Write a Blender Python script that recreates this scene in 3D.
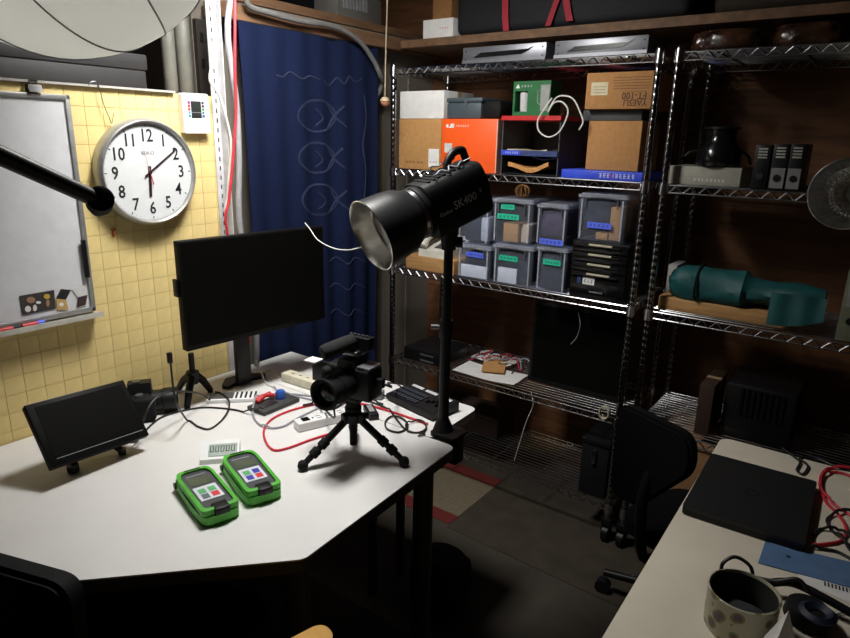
import bpy, bmesh, math, random
from mathutils import Vector, Matrix
random.seed(7)
for o in list(bpy.data.objects): bpy.data.objects.remove(o)
scene = bpy.context.scene
COL = scene.collection
V = Vector
# ------------------------------------------------------------------ camera
CAM = V((1.82, 0.0, 1.517)); FPX = 635.26
yaw, pitch, roll = math.radians(-36.1253), math.radians(15.9015), math.radians(1.24)
FW = V((math.sin(yaw)*math.cos(pitch), math.cos(yaw)*math.cos(pitch), -math.sin(pitch)))
_r = V((math.cos(yaw), -math.sin(yaw), 0)); _u = _r.cross(FW)
RT = _r*math.cos(roll) + _u*math.sin(roll); UP = -_r*math.sin(roll) + _u*math.cos(roll)
cd = bpy.data.cameras.new('camera'); co = bpy.data.objects.new('camera', cd); COL.objects.link(co)
cd.sensor_width = 36.0; cd.lens = FPX*36.0/850.0; cd.clip_start = 0.02
m = Matrix((RT, UP, -FW)).transposed().to_4x4(); m.translation = CAM; co.matrix_world = m
scene.camera = co
# ------------------------------------------------------------------ world, exposure
w = bpy.data.worlds.new('world'); scene.world = w; w.use_nodes = True
w.node_tree.nodes['Background'].inputs[0].default_value = (0.9, 0.95, 1.0, 1)
w.node_tree.nodes['Background'].inputs[1].default_value = 0.004
vs = scene.view_settings; vs.view_transform = 'Standard'; vs.look = 'None'; vs.gamma = 1.0
vs.use_curve_mapping = False; vs.exposure = 0.0
LAMP_POS = V((0.54, 1.17, 2.22)); LAMP_POWER = 27.5

# ------------------------------------------------------------------ pixel helpers (a pixel gives a direction only)
def ray(px, py): return FW + RT*((px-425)/FPX) - UP*((py-319)/FPX)
def hit(px, py, ax, val):
    d = ray(px, py); t = (val-CAM[ax])/d[ax]; return CAM + d*t
def hz(px, py, z=0.7): return hit(px, py, 2, z)
def hy(px, py, y): return hit(px, py, 1, y)
def hx(px, py, x): return hit(px, py, 0, x)
def hd(px, py, d): return CAM + ray(px, py)*d

# ------------------------------------------------------------------ materials
MATS = {}
def mat(name, col, rough=0.5, metal=0.0, var=0.06, scale=30.0, bump=0.0, spec=0.5, trans=0.0, emis=0.0, aniso=None):
    if name in MATS: return MATS[name]
    M = bpy.data.materials.new(name); M.use_nodes = True; nt = M.node_tree
    b = nt.nodes['Principled BSDF']
    b.inputs['Roughness'].default_value = rough; b.inputs['Metallic'].default_value = metal
    b.inputs['Specular IOR Level'].default_value = spec
    tc = nt.nodes.new('ShaderNodeTexCoord'); no = nt.nodes.new('ShaderNodeTexNoise')
    no.inputs['Scale'].default_value = scale; no.inputs['Detail'].default_value = 4
    nt.links.new(tc.outputs['Object'], no.inputs['Vector'])
    if aniso:
        mp = nt.nodes.new('ShaderNodeMapping'); mp.inputs['Scale'].default_value = aniso
        nt.links.new(tc.outputs['Object'], mp.inputs['Vector']); nt.links.new(mp.outputs['Vector'], no.inputs['Vector'])
    rp = nt.nodes.new('ShaderNodeValToRGB')
    c0 = [max(0, c*(1-2*var)) for c in col]; c1 = [min(1, c*(1+2*var)) for c in col]
    rp.color_ramp.elements[0].color = (*c0, 1); rp.color_ramp.elements[0].position = 0.3
    rp.color_ramp.elements[1].color = (*c1, 1); rp.color_ramp.elements[1].position = 0.7
    nt.links.new(no.outputs['Fac'], rp.inputs['Fac']); nt.links.new(rp.outputs['Color'], b.inputs['Base Color'])
    if bump:
        bn = nt.nodes.new('ShaderNodeBump'); bn.inputs['Strength'].default_value = bump; bn.inputs['Distance'].default_value = 0.003
        nt.links.new(no.outputs['Fac'], bn.inputs['Height']); nt.links.new(bn.outputs['Normal'], b.inputs['Normal'])
    if trans: b.inputs['Transmission Weight'].default_value = trans
    if emis:
        b.inputs['Emission Color'].default_value = (*col, 1); b.inputs['Emission Strength'].default_value = emis
    MATS[name] = M; return M
def clear_plastic(name, tint, a):
    if name in MATS: return MATS[name]
    M = bpy.data.materials.new(name); M.use_nodes = True; nt = M.node_tree
    out = nt.nodes['Material Output']; b = nt.nodes['Principled BSDF']
    b.inputs['Base Color'].default_value = (*tint, 1); b.inputs['Roughness'].default_value = 0.18
    t = nt.nodes.new('ShaderNodeBsdfTransparent'); t.inputs[0].default_value = (0.93, 0.95, 1.0, 1)
    mx = nt.nodes.new('ShaderNodeMixShader')
    no = nt.nodes.new('ShaderNodeTexNoise'); no.inputs['Scale'].default_value = 25
    mr = nt.nodes.new('ShaderNodeMapRange'); mr.inputs[3].default_value = a*0.7; mr.inputs[4].default_value = a*1.3
    nt.links.new(no.outputs['Fac'], mr.inputs[0]); nt.links.new(mr.outputs[0], mx.inputs[0])
    nt.links.new(t.outputs[0], mx.inputs[1]); nt.links.new(b.outputs[0], mx.inputs[2]); nt.links.new(mx.outputs[0], out.inputs[0])
    MATS[name] = M; return M
def translucent(name, col, mixv=0.5):
    if name in MATS: return MATS[name]
    M = bpy.data.materials.new(name); M.use_nodes = True; nt = M.node_tree
    out = nt.nodes['Material Output']; b = nt.nodes['Principled BSDF']
    b.inputs['Base Color'].default_value = (*col, 1); b.inputs['Roughness'].default_value = 0.8
    t = nt.nodes.new('ShaderNodeBsdfTranslucent'); t.inputs[0].default_value = (*col, 1)
    mx = nt.nodes.new('ShaderNodeMixShader'); mx.inputs[0].default_value = mixv
    no = nt.nodes.new('ShaderNodeTexNoise'); no.inputs['Scale'].default_value = 120
    bn = nt.nodes.new('ShaderNodeBump'); bn.inputs['Strength'].default_value = 0.1; bn.inputs['Distance'].default_value = 0.002
    nt.links.new(no.outputs['Fac'], bn.inputs['Height']); nt.links.new(bn.outputs['Normal'], b.inputs['Normal'])
    nt.links.new(b.outputs[0], mx.inputs[1]); nt.links.new(t.outputs[0], mx.inputs[2]); nt.links.new(mx.outputs[0], out.inputs[0])
    MATS[name] = M; return M

BLK = mat('black_plastic', (0.007, 0.007, 0.008), 0.45, spec=0.3)
BLKM = mat('matte_black', (0.006, 0.006, 0.007), 0.75, bump=0.1, scale=200, spec=0.25)
BLKG = mat('glossy_black', (0.006, 0.006, 0.007), 0.18)
BLKX = mat('monitor_black', (0.004, 0.004, 0.004), 0.5, spec=0.12)
SCREEN = mat('screen_black', (0.0035, 0.0034, 0.0028), 0.5, var=0.02, spec=0.05)
CHROME = mat('chrome', (0.62, 0.62, 0.64), 0.22, 1.0)
POSTC = mat('post_chrome', (0.36, 0.36, 0.37), 0.16, 1.0)
DCHROME = mat('dark_steel', (0.30, 0.30, 0.32), 0.3, 1.0)
ALU = mat('brushed_aluminium', (0.22, 0.225, 0.25), 0.4, 0.6, aniso=(1, 60, 60))
SILVERP = mat('silver_paint', (0.42, 0.42, 0.41), 0.35, 0.6)
WHITE = mat('white_plastic', (0.80, 0.80, 0.80), 0.4, var=0.02)
WTOP = mat('white_laminate', (0.74, 0.73, 0.72), 0.42, var=0.02, scale=6)
WTOP2 = mat('cream_laminate', (0.70, 0.64, 0.52), 0.5, var=0.03, scale=6)
EDGE = mat('dark_edge_band', (0.07, 0.07, 0.07), 0.5)
LEGM = mat('dark_leg_paint', (0.09, 0.09, 0.09), 0.5)
PAPER = mat('paper_white', (0.78, 0.77, 0.75), 0.8, var=0.03)
CREAM = mat('cream_plastic', (0.70, 0.66, 0.52), 0.45)
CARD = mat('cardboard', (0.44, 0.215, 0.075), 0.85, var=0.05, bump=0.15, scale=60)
CARD2 = mat('light_cardboard', (0.48, 0.25, 0.085), 0.85, var=0.05, bump=0.15, scale=60)
ORANGE = mat('orange_carton', (0.95, 0.11, 0.01), 0.5, var=0.02)
RED = mat('red_plastic', (0.55, 0.02, 0.025), 0.4)
REDC = mat('red_cable_rubber', (0.62, 0.03, 0.05), 0.45)
BLUE = mat('blue_print', (0.03, 0.07, 0.62), 0.5)
LBLUE = mat('blue_tape', (0.10, 0.16, 0.85), 0.5)
LGREEN = mat('green_tape', (0.02, 0.50, 0.30), 0.5)
GREEN = mat('green_rubber', (0.075, 0.42, 0.03), 0.5, var=0.05)
DGREEN = mat('green_carton', (0.007, 0.13, 0.032), 0.55)
GREY = mat('grey_plastic', (0.28, 0.28, 0.29), 0.5)
DGREY = mat('dark_grey_plastic', (0.06, 0.065, 0.07), 0.5)
NAVYP = mat('navy_plastic', (0.03, 0.05, 0.16), 0.5)
GREYC = mat('grey_cable_rubber', (0.32, 0.32, 0.36), 0.5)
BLKC = mat('black_cable_rubber', (0.012, 0.012, 0.012), 0.5)
WHC = mat('white_cable_rubber', (0.75, 0.74, 0.70), 0.5)
INK = mat('black_ink', (0.012, 0.012, 0.014), 0.6)
BROWNINK = mat('brown_ink', (0.10, 0.04, 0.02), 0.7)
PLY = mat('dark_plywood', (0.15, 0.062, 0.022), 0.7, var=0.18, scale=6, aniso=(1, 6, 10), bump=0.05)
WOOD = mat('warm_wood', (0.44, 0.24, 0.09), 0.6, var=0.12, scale=8, aniso=(1, 10, 10))
BEAMW = mat('beam_wood', (0.17, 0.09, 0.045), 0.7, var=0.15, scale=8, aniso=(4, 1, 6))
TEAL = mat('teal_nylon', (0.005, 0.075, 0.078), 0.6, var=0.1, bump=0.2, scale=20)
YEL = mat('yellow_vinyl', (0.55, 0.27, 0.008), 0.5)
MIRROR = mat('reflector_metal', (0.75, 0.74, 0.72), 0.28, 1.0)
LCD = mat('lcd_olive', (0.10, 0.12, 0.08), 0.25)
LCDG = mat('lcd_grey', (0.36, 0.42, 0.38), 0.3)

# ------------------------------------------------------------------ mesh helpers
I4 = Matrix.Identity(4)
def T(x, y, z): return Matrix.Translation((x, y, z))
def RZ(d): return Matrix.Rotation(math.radians(d), 4, 'Z')
def RX(d): return Matrix.Rotation(math.radians(d), 4, 'X')
def RY(d): return Matrix.Rotation(math.radians(d), 4, 'Y')
def frame(o, x, y, z):
    M = Matrix((x, y, z)).transposed().to_4x4(); M.translation = o; return M
def B(): return bmesh.new()
def merge(bm, tmp, M=I4):
    mp = {}
    for v in tmp.verts: mp[v] = bm.verts.new(M @ v.co)
    for f in tmp.faces:
        try:
            nf = bm.faces.new([mp[v] for v in f.verts]); nf.smooth = f.smooth
        except ValueError: pass
    tmp.free()
def box(bm, x0, x1, y0, y1, z0, z1, M=I4, bev=0.0, seg=2):
    t = B()
    vs_ = [t.verts.new((x, y, z)) for x in (x0, x1) for y in (y0, y1) for z in (z0, z1)]
    for q in ((0,1,3,2),(4,6,7,5),(0,4,5,1),(2,3,7,6),(0,2,6,4),(1,5,7,3)): t.faces.new([vs_[i] for i in q])
    if bev:
        bmesh.ops.bevel(t, geom=t.edges[:], offset=bev, segments=seg, profile=0.5, affect='EDGES')
    merge(bm, t, M); return bm
def tube(bm, pts, r, seg=8, closed=False, cap=True):
    pts = [V(p) for p in pts]; n = len(pts); rings = []
    nrm = None
    for i, p in enumerate(pts):
        if closed: d = pts[(i+1) % n]-pts[i-1]
        else: d = pts[min(i+1, n-1)]-pts[max(i-1, 0)]
        if d.length < 1e-9: d = V((0, 0, 1))
        d.normalize()
        if nrm is None:
            nrm = d.cross(V((0, 0, 1)));
            if nrm.length < 1e-3: nrm = d.cross(V((1, 0, 0)))
        nrm = (nrm - d*nrm.dot(d)).normalized(); bn = d.cross(nrm)
        rr = r[i] if isinstance(r, (list, tuple)) else r
        rings.append([bm.verts.new(p + nrm*math.cos(2*math.pi*k/seg)*rr + bn*math.sin(2*math.pi*k/seg)*rr) for k in range(seg)])
    for i in range(n if closed else n-1):
        a, b = rings[i], rings[(i+1) % n]
        for k in range(seg):
            f = bm.faces.new((a[k], a[(k+1) % seg], b[(k+1) % seg], b[k])); f.smooth = True
    if cap and not closed:
        bm.faces.new(rings[0][::-1]); bm.faces.new(rings[-1])
    return bm
def cyl(bm, p0, p1, r, r1=None, seg=16):
    return tube(bm, [p0, p1], [r, r if r1 is None else r1], seg)
def lathe(bm, prof, M=I4, seg=24, smooth=True):
    rings = []
    for (r, z) in prof:
        if r < 1e-6: rings.append([bm.verts.new(M @ V((0, 0, z)))])
        else: rings.append([bm.verts.new(M @ V((r*math.cos(2*math.pi*k/seg), r*math.sin(2*math.pi*k/seg), z))) for k in range(seg)])
    for a, b in zip(rings[:-1], rings[1:]):
        for k in range(seg):
            k2 = (k+1) % seg
            if len(a) == 1 and len(b) == 1: continue
            if len(a) == 1: f = bm.faces.new((a[0], b[k2], b[k]))
            elif len(b) == 1: f = bm.faces.new((a[k], a[k2], b[0]))
            else: f = bm.faces.new((a[k], a[k2], b[k2], b[k]))
            f.smooth = smooth
    return bm
def prism(bm, poly, z0, z1, M=I4):
    a = [bm.verts.new(M @ V((x, y, z0))) for x, y in poly]; b = [bm.verts.new(M @ V((x, y, z1))) for x, y in poly]
    n = len(poly)
    for i in range(n): bm.faces.new((a[i], a[(i+1) % n], b[(i+1) % n], b[i]))
    bm.faces.new(a[::-1]); bm.faces.new(b); return bm
def roundpoly(poly, rads, n=6):
    out = []; N = len(poly)
    for i, p in enumerate(poly):
        r = rads[i] if isinstance(rads, (list, tuple)) else rads
        p = V((*p, 0)); a = (V((*poly[i-1], 0))-p).normalized(); b = (V((*poly[(i+1) % N], 0))-p).normalized()
        if r <= 0: out.append((p.x, p.y)); continue
        for k in range(n+1):
            t = k/n; q = (p+a*r)*(1-t)**2 + p*2*t*(1-t) + (p+b*r)*t*t; out.append((q.x, q.y))
    return out
def rrect(x0, x1, y0, y1, r, n=5): return roundpoly([(x0, y0), (x1, y0), (x1, y1), (x0, y1)], r, n)
def spline(pts, n=8, closed=False):
    pts = [V(p) for p in pts]; N = len(pts); out = []
    for i in range(N if closed else N-1):
        if closed: p0, p1, p2, p3 = pts[i-1], pts[i], pts[(i+1) % N], pts[(i+2) % N]
        else: p0, p1, p2, p3 = pts[max(i-1, 0)], pts[i], pts[i+1], pts[min(i+2, N-1)]
        for k in range(n):
            t = k/n
            out.append(0.5*((2*p1)+(p2-p0)*t+(2*p0-5*p1+4*p2-p3)*t*t+(3*p1-p0-3*p2+p3)*t**3))
    if not closed: out.append(pts[-1])
    return out
def obj(name, bm, material, parent=None, M=None, kind=None, label=None, recalc=True):
    if recalc: bmesh.ops.recalc_face_normals(bm, faces=bm.faces[:])
    me = bpy.data.meshes.new(name); bm.to_mesh(me); bm.free(); me.set_sharp_from_angle(angle=0.7); me.materials.append(material)
    o = bpy.data.objects.new(name, me); COL.objects.link(o)
    if parent: o.parent = parent
    if M is not None:
        if parent: o.matrix_local = M
        else: o.matrix_world = M
    if kind: o['kind'] = kind
    if label: o['label'] = label
    return o
def tag(o, label, cat, group=None):
    o['label'] = label; o['category'] = cat
    if group: o['group'] = group
    return o
def thing(name, label, cat, M=I4, group=None):
    o = bpy.data.objects.new(name, None); COL.objects.link(o); o.empty_display_size = 0.05
    o.matrix_world = M; return tag(o, label, cat, group)
def copy_child(src, parent, M=None):
    c = src.copy(); COL.objects.link(c); c.parent = parent
    if M is not None: c.matrix_local = M
    return c
def struct(name, bm, material, M=None):
    return obj(name, bm, material, M=M, kind='structure')
def text(s, size, M, material, parent, name='lettering', depth=0.0004, align='CENTER', bold=0.0, sx=1.0, spacing=1.0):
    cu = bpy.data.curves.new('txt', 'FONT'); cu.body = s; cu.size = size; cu.align_x = align; cu.align_y = 'CENTER'
    cu.extrude = depth; cu.offset = bold; cu.resolution_u = 2; cu.space_character = spacing
    t = bpy.data.objects.new('txt', cu); COL.objects.link(t)
    bpy.context.view_layer.update()
    me = bpy.data.meshes.new_from_object(t.evaluated_get(bpy.context.evaluated_depsgraph_get()))
    bpy.data.objects.remove(t); bpy.data.curves.remove(cu)
    me.materials.clear(); me.materials.append(material)
    if sx != 1.0: me.transform(Matrix.Diagonal((sx, 1, 1, 1)))
    o = bpy.data.objects.new(name, me); COL.objects.link(o); o.parent = parent
    o.matrix_local = M; return o
FRONT = frame(V((0, 0, 0)), V((1, 0, 0)), V((0, 0, 1)), V((0, -1, 0)))      # text on a face that looks to -Y
def ontoY(x, y, z): return T(x, y, z) @ FRONT
def strokes(parent, x0, x1, z, h, y, n, material=INK):
    """small dark glyph-like marks where the photograph's letters are too small to read"""
    bm = B(); wd = (x1-x0)/n; rnd = random.Random(int(x0*999)+n)
    for i in range(n):
        a = x0+wd*(i+0.12); b = x0+wd*(i+0.88)
        for k in range(3):
            zz = z+h*(-0.4+0.4*k); aa = a+rnd.random()*wd*0.25; bb = b-rnd.random()*wd*0.25
            box(bm, aa, bb, y-0.0003, y, zz-h*0.06, zz+h*0.06)
        xx = a+(b-a)*rnd.choice((0.3, 0.5, 0.7)); box(bm, xx-wd*0.06, xx+wd*0.06, y-0.0003, y, z-h*0.45, z+h*0.45)
    return obj('printing', bm, material, parent)
from mathutils.bvhtree import BVHTree
LIE_ON = []
def lie_on(*roots):
    """things (with their parts) that later cables rest on"""
    bpy.context.view_layer.update()
    for r in roots:
        for o in [r]+list(r.children_recursive):
            if o.type == 'MESH':
                LIE_ON.append(BVHTree.FromPolygons([o.matrix_world @ v.co for v in o.data.vertices], [tuple(p.vertices) for p in o.data.polygons]))
def settle(pts, r, reach=0.03, slope=0.55):
    need = []
    for p in pts:
        top = p.z
        if p.z > 0.735: continue          # hangs free of the table
        for dx, dy in ((0, 0), (r, 0), (-r, 0), (0, r), (0, -r), (r*1.3, r*1.3), (-r*1.3, r*1.3), (r*1.3, -r*1.3), (-r*1.3, -r*1.3), (2*r, 0), (-2*r, 0), (0, 2*r), (0, -2*r)):
            for tree in LIE_ON:
                hit_ = tree.ray_cast(V((p.x+dx, p.y+dy, p.z+reach)), V((0, 0, -1)), reach+r)
                if hit_[0] is not None: top = max(top, hit_[0].z+r*1.1)
        if top > p.z+1e-6: need.append((top, p))
    out = []
    for p in pts:
        z = max([nz-slope*math.hypot(q.x-p.x, q.y-p.y) for nz, q in need], default=p.z)
        out.append(V((p.x, p.y, max(p.z, z))))
    return out
def cable(label, pts, r, material, n=6, cat='cable', group=None, seg=6, name='cable', lay=False):
    pts = spline(pts, n*2 if lay else n)
    if lay: pts = settle(pts, r)
    o = tag(obj(name, tube(B(), pts, r, seg), material), label, cat, group)
    if lay: lie_on(o)
    return o

# ------------------------------------------------------------------ structure
YB = 2.68; XR = 3.3; YF = -1.3; ZC = 2.45; XREC = -0.12
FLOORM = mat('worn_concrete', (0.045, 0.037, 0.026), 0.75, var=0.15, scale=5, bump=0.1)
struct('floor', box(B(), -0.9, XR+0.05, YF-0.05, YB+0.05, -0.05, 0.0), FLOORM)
struct('ceiling', box(B(), -0.9, XR+0.05, YF-0.05, YB+0.05, ZC, ZC+0.05), mat('dark_ceiling_board', (0.04, 0.035, 0.03), 0.8, var=0.15, scale=4))
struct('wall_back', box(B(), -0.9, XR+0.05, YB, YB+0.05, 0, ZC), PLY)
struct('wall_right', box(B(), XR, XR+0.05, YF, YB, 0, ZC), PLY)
struct('wall_front', box(B(), -0.9, XR, YF-0.05, YF, 0, ZC), PLY)
# left wall: lower part carries the yellow board with its grid of squares, upper part is an open loft
FOAM = mat('yellow_foam_board', (0.79, 0.62, 0.265), 0.75, var=0.05, scale=14, bump=0.12)
JOINT = mat('brown_joint', (0.50, 0.25, 0.05), 0.9)
wl = struct('wall_left', box(B(), -0.07, -0.0032, YF, 1.338, 0, 1.631), JOINT)
TS = 0.05; g = 0.0006
tile_me = None
for i in range(-9, 9):
    for k in range(-10, 9):
        y0 = 0.908+TS*i; z0 = 1.1805+TS*k
        if z0+TS < 0.70: continue
        if y0+TS < 0.84 and z0 > 1.05 and z0+TS < 1.59: continue          # behind the whiteboard
        y1 = min(y0+TS, 1.338)
        if tile_me is None or y1-y0 < TS-0.001:
            t = obj('tile', box(B(), -0.004, 0.0, g, (y1-y0)-g, g, TS-g, bev=0.0), FOAM, wl)
            if y1-y0 >= TS-0.001: tile_me = t.data
        else:
            t = bpy.data.objects.new('tile', tile_me); COL.objects.link(t); t.parent = wl
        t.location = (0, y0, z0)
struct('trim_1', box(B(), -0.05, 0.012, YF, 1.18, 1.631, 1.637), mat('pale_rail', (0.45, 0.43, 0.40), 0.4))
struct('trim_2', box(B(), -0.85, -0.055, YF, 1.336, 1.60, 1.63), BEAMW)            # loft floor
struct('wall_left_loft', box(B(), -0.9, -0.85, YF, 1.6, 0, ZC), mat('loft_board', (0.055, 0.055, 0.055), 0.8, var=0.2, scale=5))
GREYPAN = mat('grey_panel', (0.20, 0.175, 0.145), 0.7, var=0.06, scale=4)
wr = struct('wall_left_recess', box(B(), XREC-0.05, XREC, 1.345, YB, 0, 1.95), GREYPAN)
struct('wall_left_return', box(B(), XREC-0.7, XREC-0.0505, 1.345, 1.375, 0, ZC), mat('loft_board2', (0.035, 0.03, 0.026), 0.8))
struct('trim_3', box(B(), -0.10, -0.03, 1.38, 2.62, 1.878, 1.925), BEAMW)            # wood beam over the curtain
# loft shelf along the back wall above the racks
struct('trim_4', box(B(), -0.02, XR, 2.30, YB, 1.885, 1.915), BEAMW)
struct('trim_5', box(B(), -0.85, XREC-0.002, 1.38, YB, 1.955, 1.985), BEAMW)
# vertical battens of the grey recess panel
for i, y in enumerate((2.30, 2.48)):
    obj('batten', box(B(), XREC, XREC+0.006, y, y+0.02, 0, 1.83), GREYPAN, wr)

# rug and floor mat
t = thing('rug', 'beige rug with dark red bands lying between desk and wire rack', 'rug', T(0.1, 2.1, 0))
obj('field', box(B(), -0.212, 0.477, -0.13, 0.165, 0.0004, 0.0025), mat('beige_rug', (0.15, 0.125, 0.08), 0.95, var=0.1, scale=80, bump=0.3), t)
RUGR = mat('red_rug', (0.12, 0.012, 0.010), 0.95, var=0.1, scale=80, bump=0.3)
obj('red_band', box(B(), -0.212, 0.477, 0.165, 0.24, 0.0004, 0.0025), RUGR, t)
obj('red_band', box(B(), -0.212, 0.477, -0.20, -0.13, 0.0004, 0.0025), RUGR, t)
tag(obj('floor_mat', prism(B(), [(0.58, 1.88), (1.30, 1.86), (1.32, 2.33), (0.58, 2.33)], 0.0004, 0.0025), mat('olive_mat', (0.04, 0.031, 0.020), 0.9, var=0.12, scale=12, bump=0.2)),
    'plain olive brown mat on the floor in front of the wire racks', 'floor mat')

# ------------------------------------------------------------------ lamp
def ceiling_lamp():
    t = thing('ceiling_lamp', 'white rectangular lamp hung over the white corner desk', 'lamp', T(LAMP_POS.x, LAMP_POS.y, LAMP_POS.z))
    obj('housing', box(B(), -0.16, 0.16, -0.21, 0.21, 0.012, 0.07, bev=0.01), WHITE, t)
    obj('rod', cyl(B(), (0, -0.15, 0.07), (0, -0.15, ZC-LAMP_POS.z), 0.006), WHITE, t)
    obj('rod', cyl(B(), (0, 0.15, 0.07), (0, 0.15, ZC-LAMP_POS.z), 0.006), WHITE, t)
    obj('added_baffle', box(B(), 0.16, 0.166, -0.21, 0.21, -0.16, 0.07), WHITE, t)  # unseen panel, added to cut the lamp's light towards the right
    ld = bpy.data.lights.new('tube_light', 'AREA'); ld.shape = 'RECTANGLE'; ld.size = 0.26; ld.size_y = 0.38
    ld.energy = LAMP_POWER; ld.color = (1.0, 0.98, 0.94)
    lo = bpy.data.objects.new('tube_light', ld); COL.objects.link(lo); lo.parent = t; lo.location = (0, 0, 0.005)
ceiling_lamp()

# ------------------------------------------------------------------ white corner desk
DZ = 0.70
poly = [(0.004, -0.9), (0.55, -0.9), (0.55, 0.285), (0.718, 0.458), (0.989, 0.745), (0.958, 1.337), (0.004, 1.337)]
poly_r = roundpoly(poly, [0, 0.02, 0.05, 0.0, 0.014, 0.025, 0])
t = thing('desk', 'white topped corner desk with clipped front edge along the yellow wall', 'desk', T(0, 0, 0))
obj('desk_top', prism(B(), poly_r, DZ-0.004, DZ), WTOP, t)
obj('edge_band', prism(B(), poly_r, DZ-0.032, DZ-0.004), EDGE, t)
for (x, y) in ((0.90, 1.27), (0.925, 0.78), (0.10, 1.27), (0.50, -0.8), (0.08, -0.8)):
    b = cyl(B(), (x, y, 0.0), (x, y, DZ-0.032), 0.028, seg=20); lathe(b, [(0, 0), (0.034, 0), (0.034, 0.02), (0.028, 0.025)], T(x, y, 0))
    obj('leg', b, LEGM, t)
obj('crossbar', box(B(), 0.88, 0.92, 0.80, 1.25, DZ-0.08, DZ-0.034), LEGM, t)
# narrow table behind it
t = thing('side_table', 'narrow white side table with rounded corner beside the light stand', 'table', T(0, 0, 0))
p2 = roundpoly([(0.004, 1.341), (0.875, 1.341), (0.866, 1.60), (0.004, 1.60)], [0, 0.02, 0.03, 0])
obj('table_top', prism(B(), p2, DZ-0.005, DZ-0.001), WTOP, t)
obj('edge_band', prism(B(), p2, DZ-0.028, DZ-0.005), CREAM, t)
for (x, y) in ((0.60, 1.55), (0.06, 1.55), (0.60, 1.40), (0.06, 1.40)):
    obj('leg', cyl(B(), (x, y, 0), (x, y, DZ-0.028), 0.016), LEGM, t)

# ------------------------------------------------------------------ right table
RZT = 0.70
t = thing('work_table', 'cream topped work table with rounded corner holding the closed laptop', 'table', T(0, 0, 0))
p3 = roundpoly([(1.553, 0.42), (2.6, 0.42), (2.6, 1.874), (1.528, 1.874)], 0.035)
obj('table_top', prism(B(), p3, RZT-0.004, RZT), WTOP2, t)
obj('edge_band', prism(B(), p3, RZT-0.03, RZT-0.004), mat('cream_edge', (0.30, 0.27, 0.21), 0.5), t)
for (x, y) in ((1.62, 0.5), (2.5, 0.5), (2.5, 1.80), (1.84, 1.80)):
    obj('leg', cyl(B(), (x, y, 0), (x, y, RZT-0.03), 0.02), LEGM, t)

# ------------------------------------------------------------------ wire racks
SH = [1.796, 1.388, 0.956, 0.523, 0.158]
RY0, RY1 = 2.2, 2.60
def truss_mesh(L, pitch=0.047, h=0.024, r=0.0028, r2=0.0027):
    bm = B(); tube(bm, [(0, 0, -h-0.003), (L, 0, -h-0.003)], r, 6)
    n = int(round(L/pitch)); pts = []
    for i in range(2*n+1): pts.append((L*i/(2*n), 0.0, -0.003 if i % 2 else -h-0.003))
    for a, b in zip(pts[:-1], pts[1:]): tube(bm, [a, b], r2, 5, cap=False)
    return bm
def rack(x0, x1, label, shelves):
    t = thing('wire_rack', label, 'shelf rack', T(x0, RY0, 0), 'chrome wire racks along the back wall')
    L = x1-x0; D = RY1-RY0
    prof = [(0, 0.10), (0.0127, 0.10)]; z = 0.12
    while z < 1.76:
        prof += [(0.0127, z), (0.0122, z+0.0015), (0.0122, z+0.004), (0.0127, z+0.0055)]; z += 0.0254
    prof += [(0.0127, 1.765), (0.0135, 1.766), (0.0135, 1.806), (0.011, 1.812), (0, 1.813)]
    pme = None; cme = None
    for (px, py) in ((0, 0), (L, 0), (0, D), (L, D)):
        if pme is None:
            p = obj('post', lathe(B(), prof, seg=14), POSTC, t); pme = p.data
        else:
            p = bpy.data.objects.new('post', pme); COL.objects.link(p); p.parent = t
        p.location = (px, py, 0)
        b = B(); cyl(b, (-0.011, 0, 0.033), (0.011, 0, 0.033), 0.033, seg=20)
        box(b, -0.016, -0.012, -0.02, 0.02, 0.03, 0.08); box(b, 0.012, 0.016, -0.02, 0.02, 0.03, 0.08); box(b, -0.018, 0.018, -0.022, 0.022, 0.078, 0.10)
        obj('caster', b, BLK, t, T(px, py, 0))
    meshes = {}
    def part(name, key, mk, M, par):
        if key not in meshes:
            o = obj(name, mk(), CHROME, par); meshes[key] = o.data
        else:
            o = bpy.data.objects.new(name, meshes[key]); COL.objects.link(o); o.parent = par
        o.matrix_local = M; return o
    for z in shelves:
        bm = tube(B(), [(0.014, 0.0, -0.003), (L-0.014, 0, -0.003), (L, 0.014, -0.003), (L, D-0.014, -0.003), (L-0.014, D, -0.003), (0.014, D, -0.003), (0, D-0.014, -0.003), (0, 0.014, -0.003)], 0.003, 6, closed=True)
        if 'sh' not in meshes:
            s = obj('shelf', bm, CHROME, t); meshes['sh'] = s.data
        else:
            bm.free(); s = bpy.data.objects.new('shelf', meshes['sh']); COL.objects.link(s); s.parent = t
        s.location = (0, 0, z)
        for (px, py) in ((0, 0), (L, 0), (0, D), (L, D)):
            part('collar', 'co', lambda: lathe(B(), [(0.0140, -0.034), (0.0175, -0.034), (0.0160, 0.004), (0.0140, 0.004), (0.0140, -0.034)], I4, 14), T(px, py, 0), s)
        for y in (0.0, D): part('truss', 'tx', lambda: truss_mesh(L-0.034), T(0.017, y, 0), s)
        for x in (0.0, L): part('truss', 'ty', lambda: truss_mesh(D-0.034), T(x, 0.017, 0) @ RZ(90), s)
        for i in range(15):
            part('wire', 'wx', lambda: tube(B(), [(0, 0, -0.0022), (L-0.006, 0, -0.0022)], 0.0022, 6), T(0.003, 0.018+(D-0.036)*(i+0.5)/15, 0.0), s)
        for i in range(5):
            part('wire', 'wy', lambda: tube(B(), [(0, 0.003, -0.007), (0, D-0.003, -0.007)], 0.0028, 6), T(L*(i+0.5)/5, 0, 0.0), s)
    return t
RX0, RX1 = 0.026, 1.122
R2X0, R2X1 = 1.183, 2.28
rack(RX0, RX1, 'chrome wire rack in the corner holding clear bins and the orange carton', SH)
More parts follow.
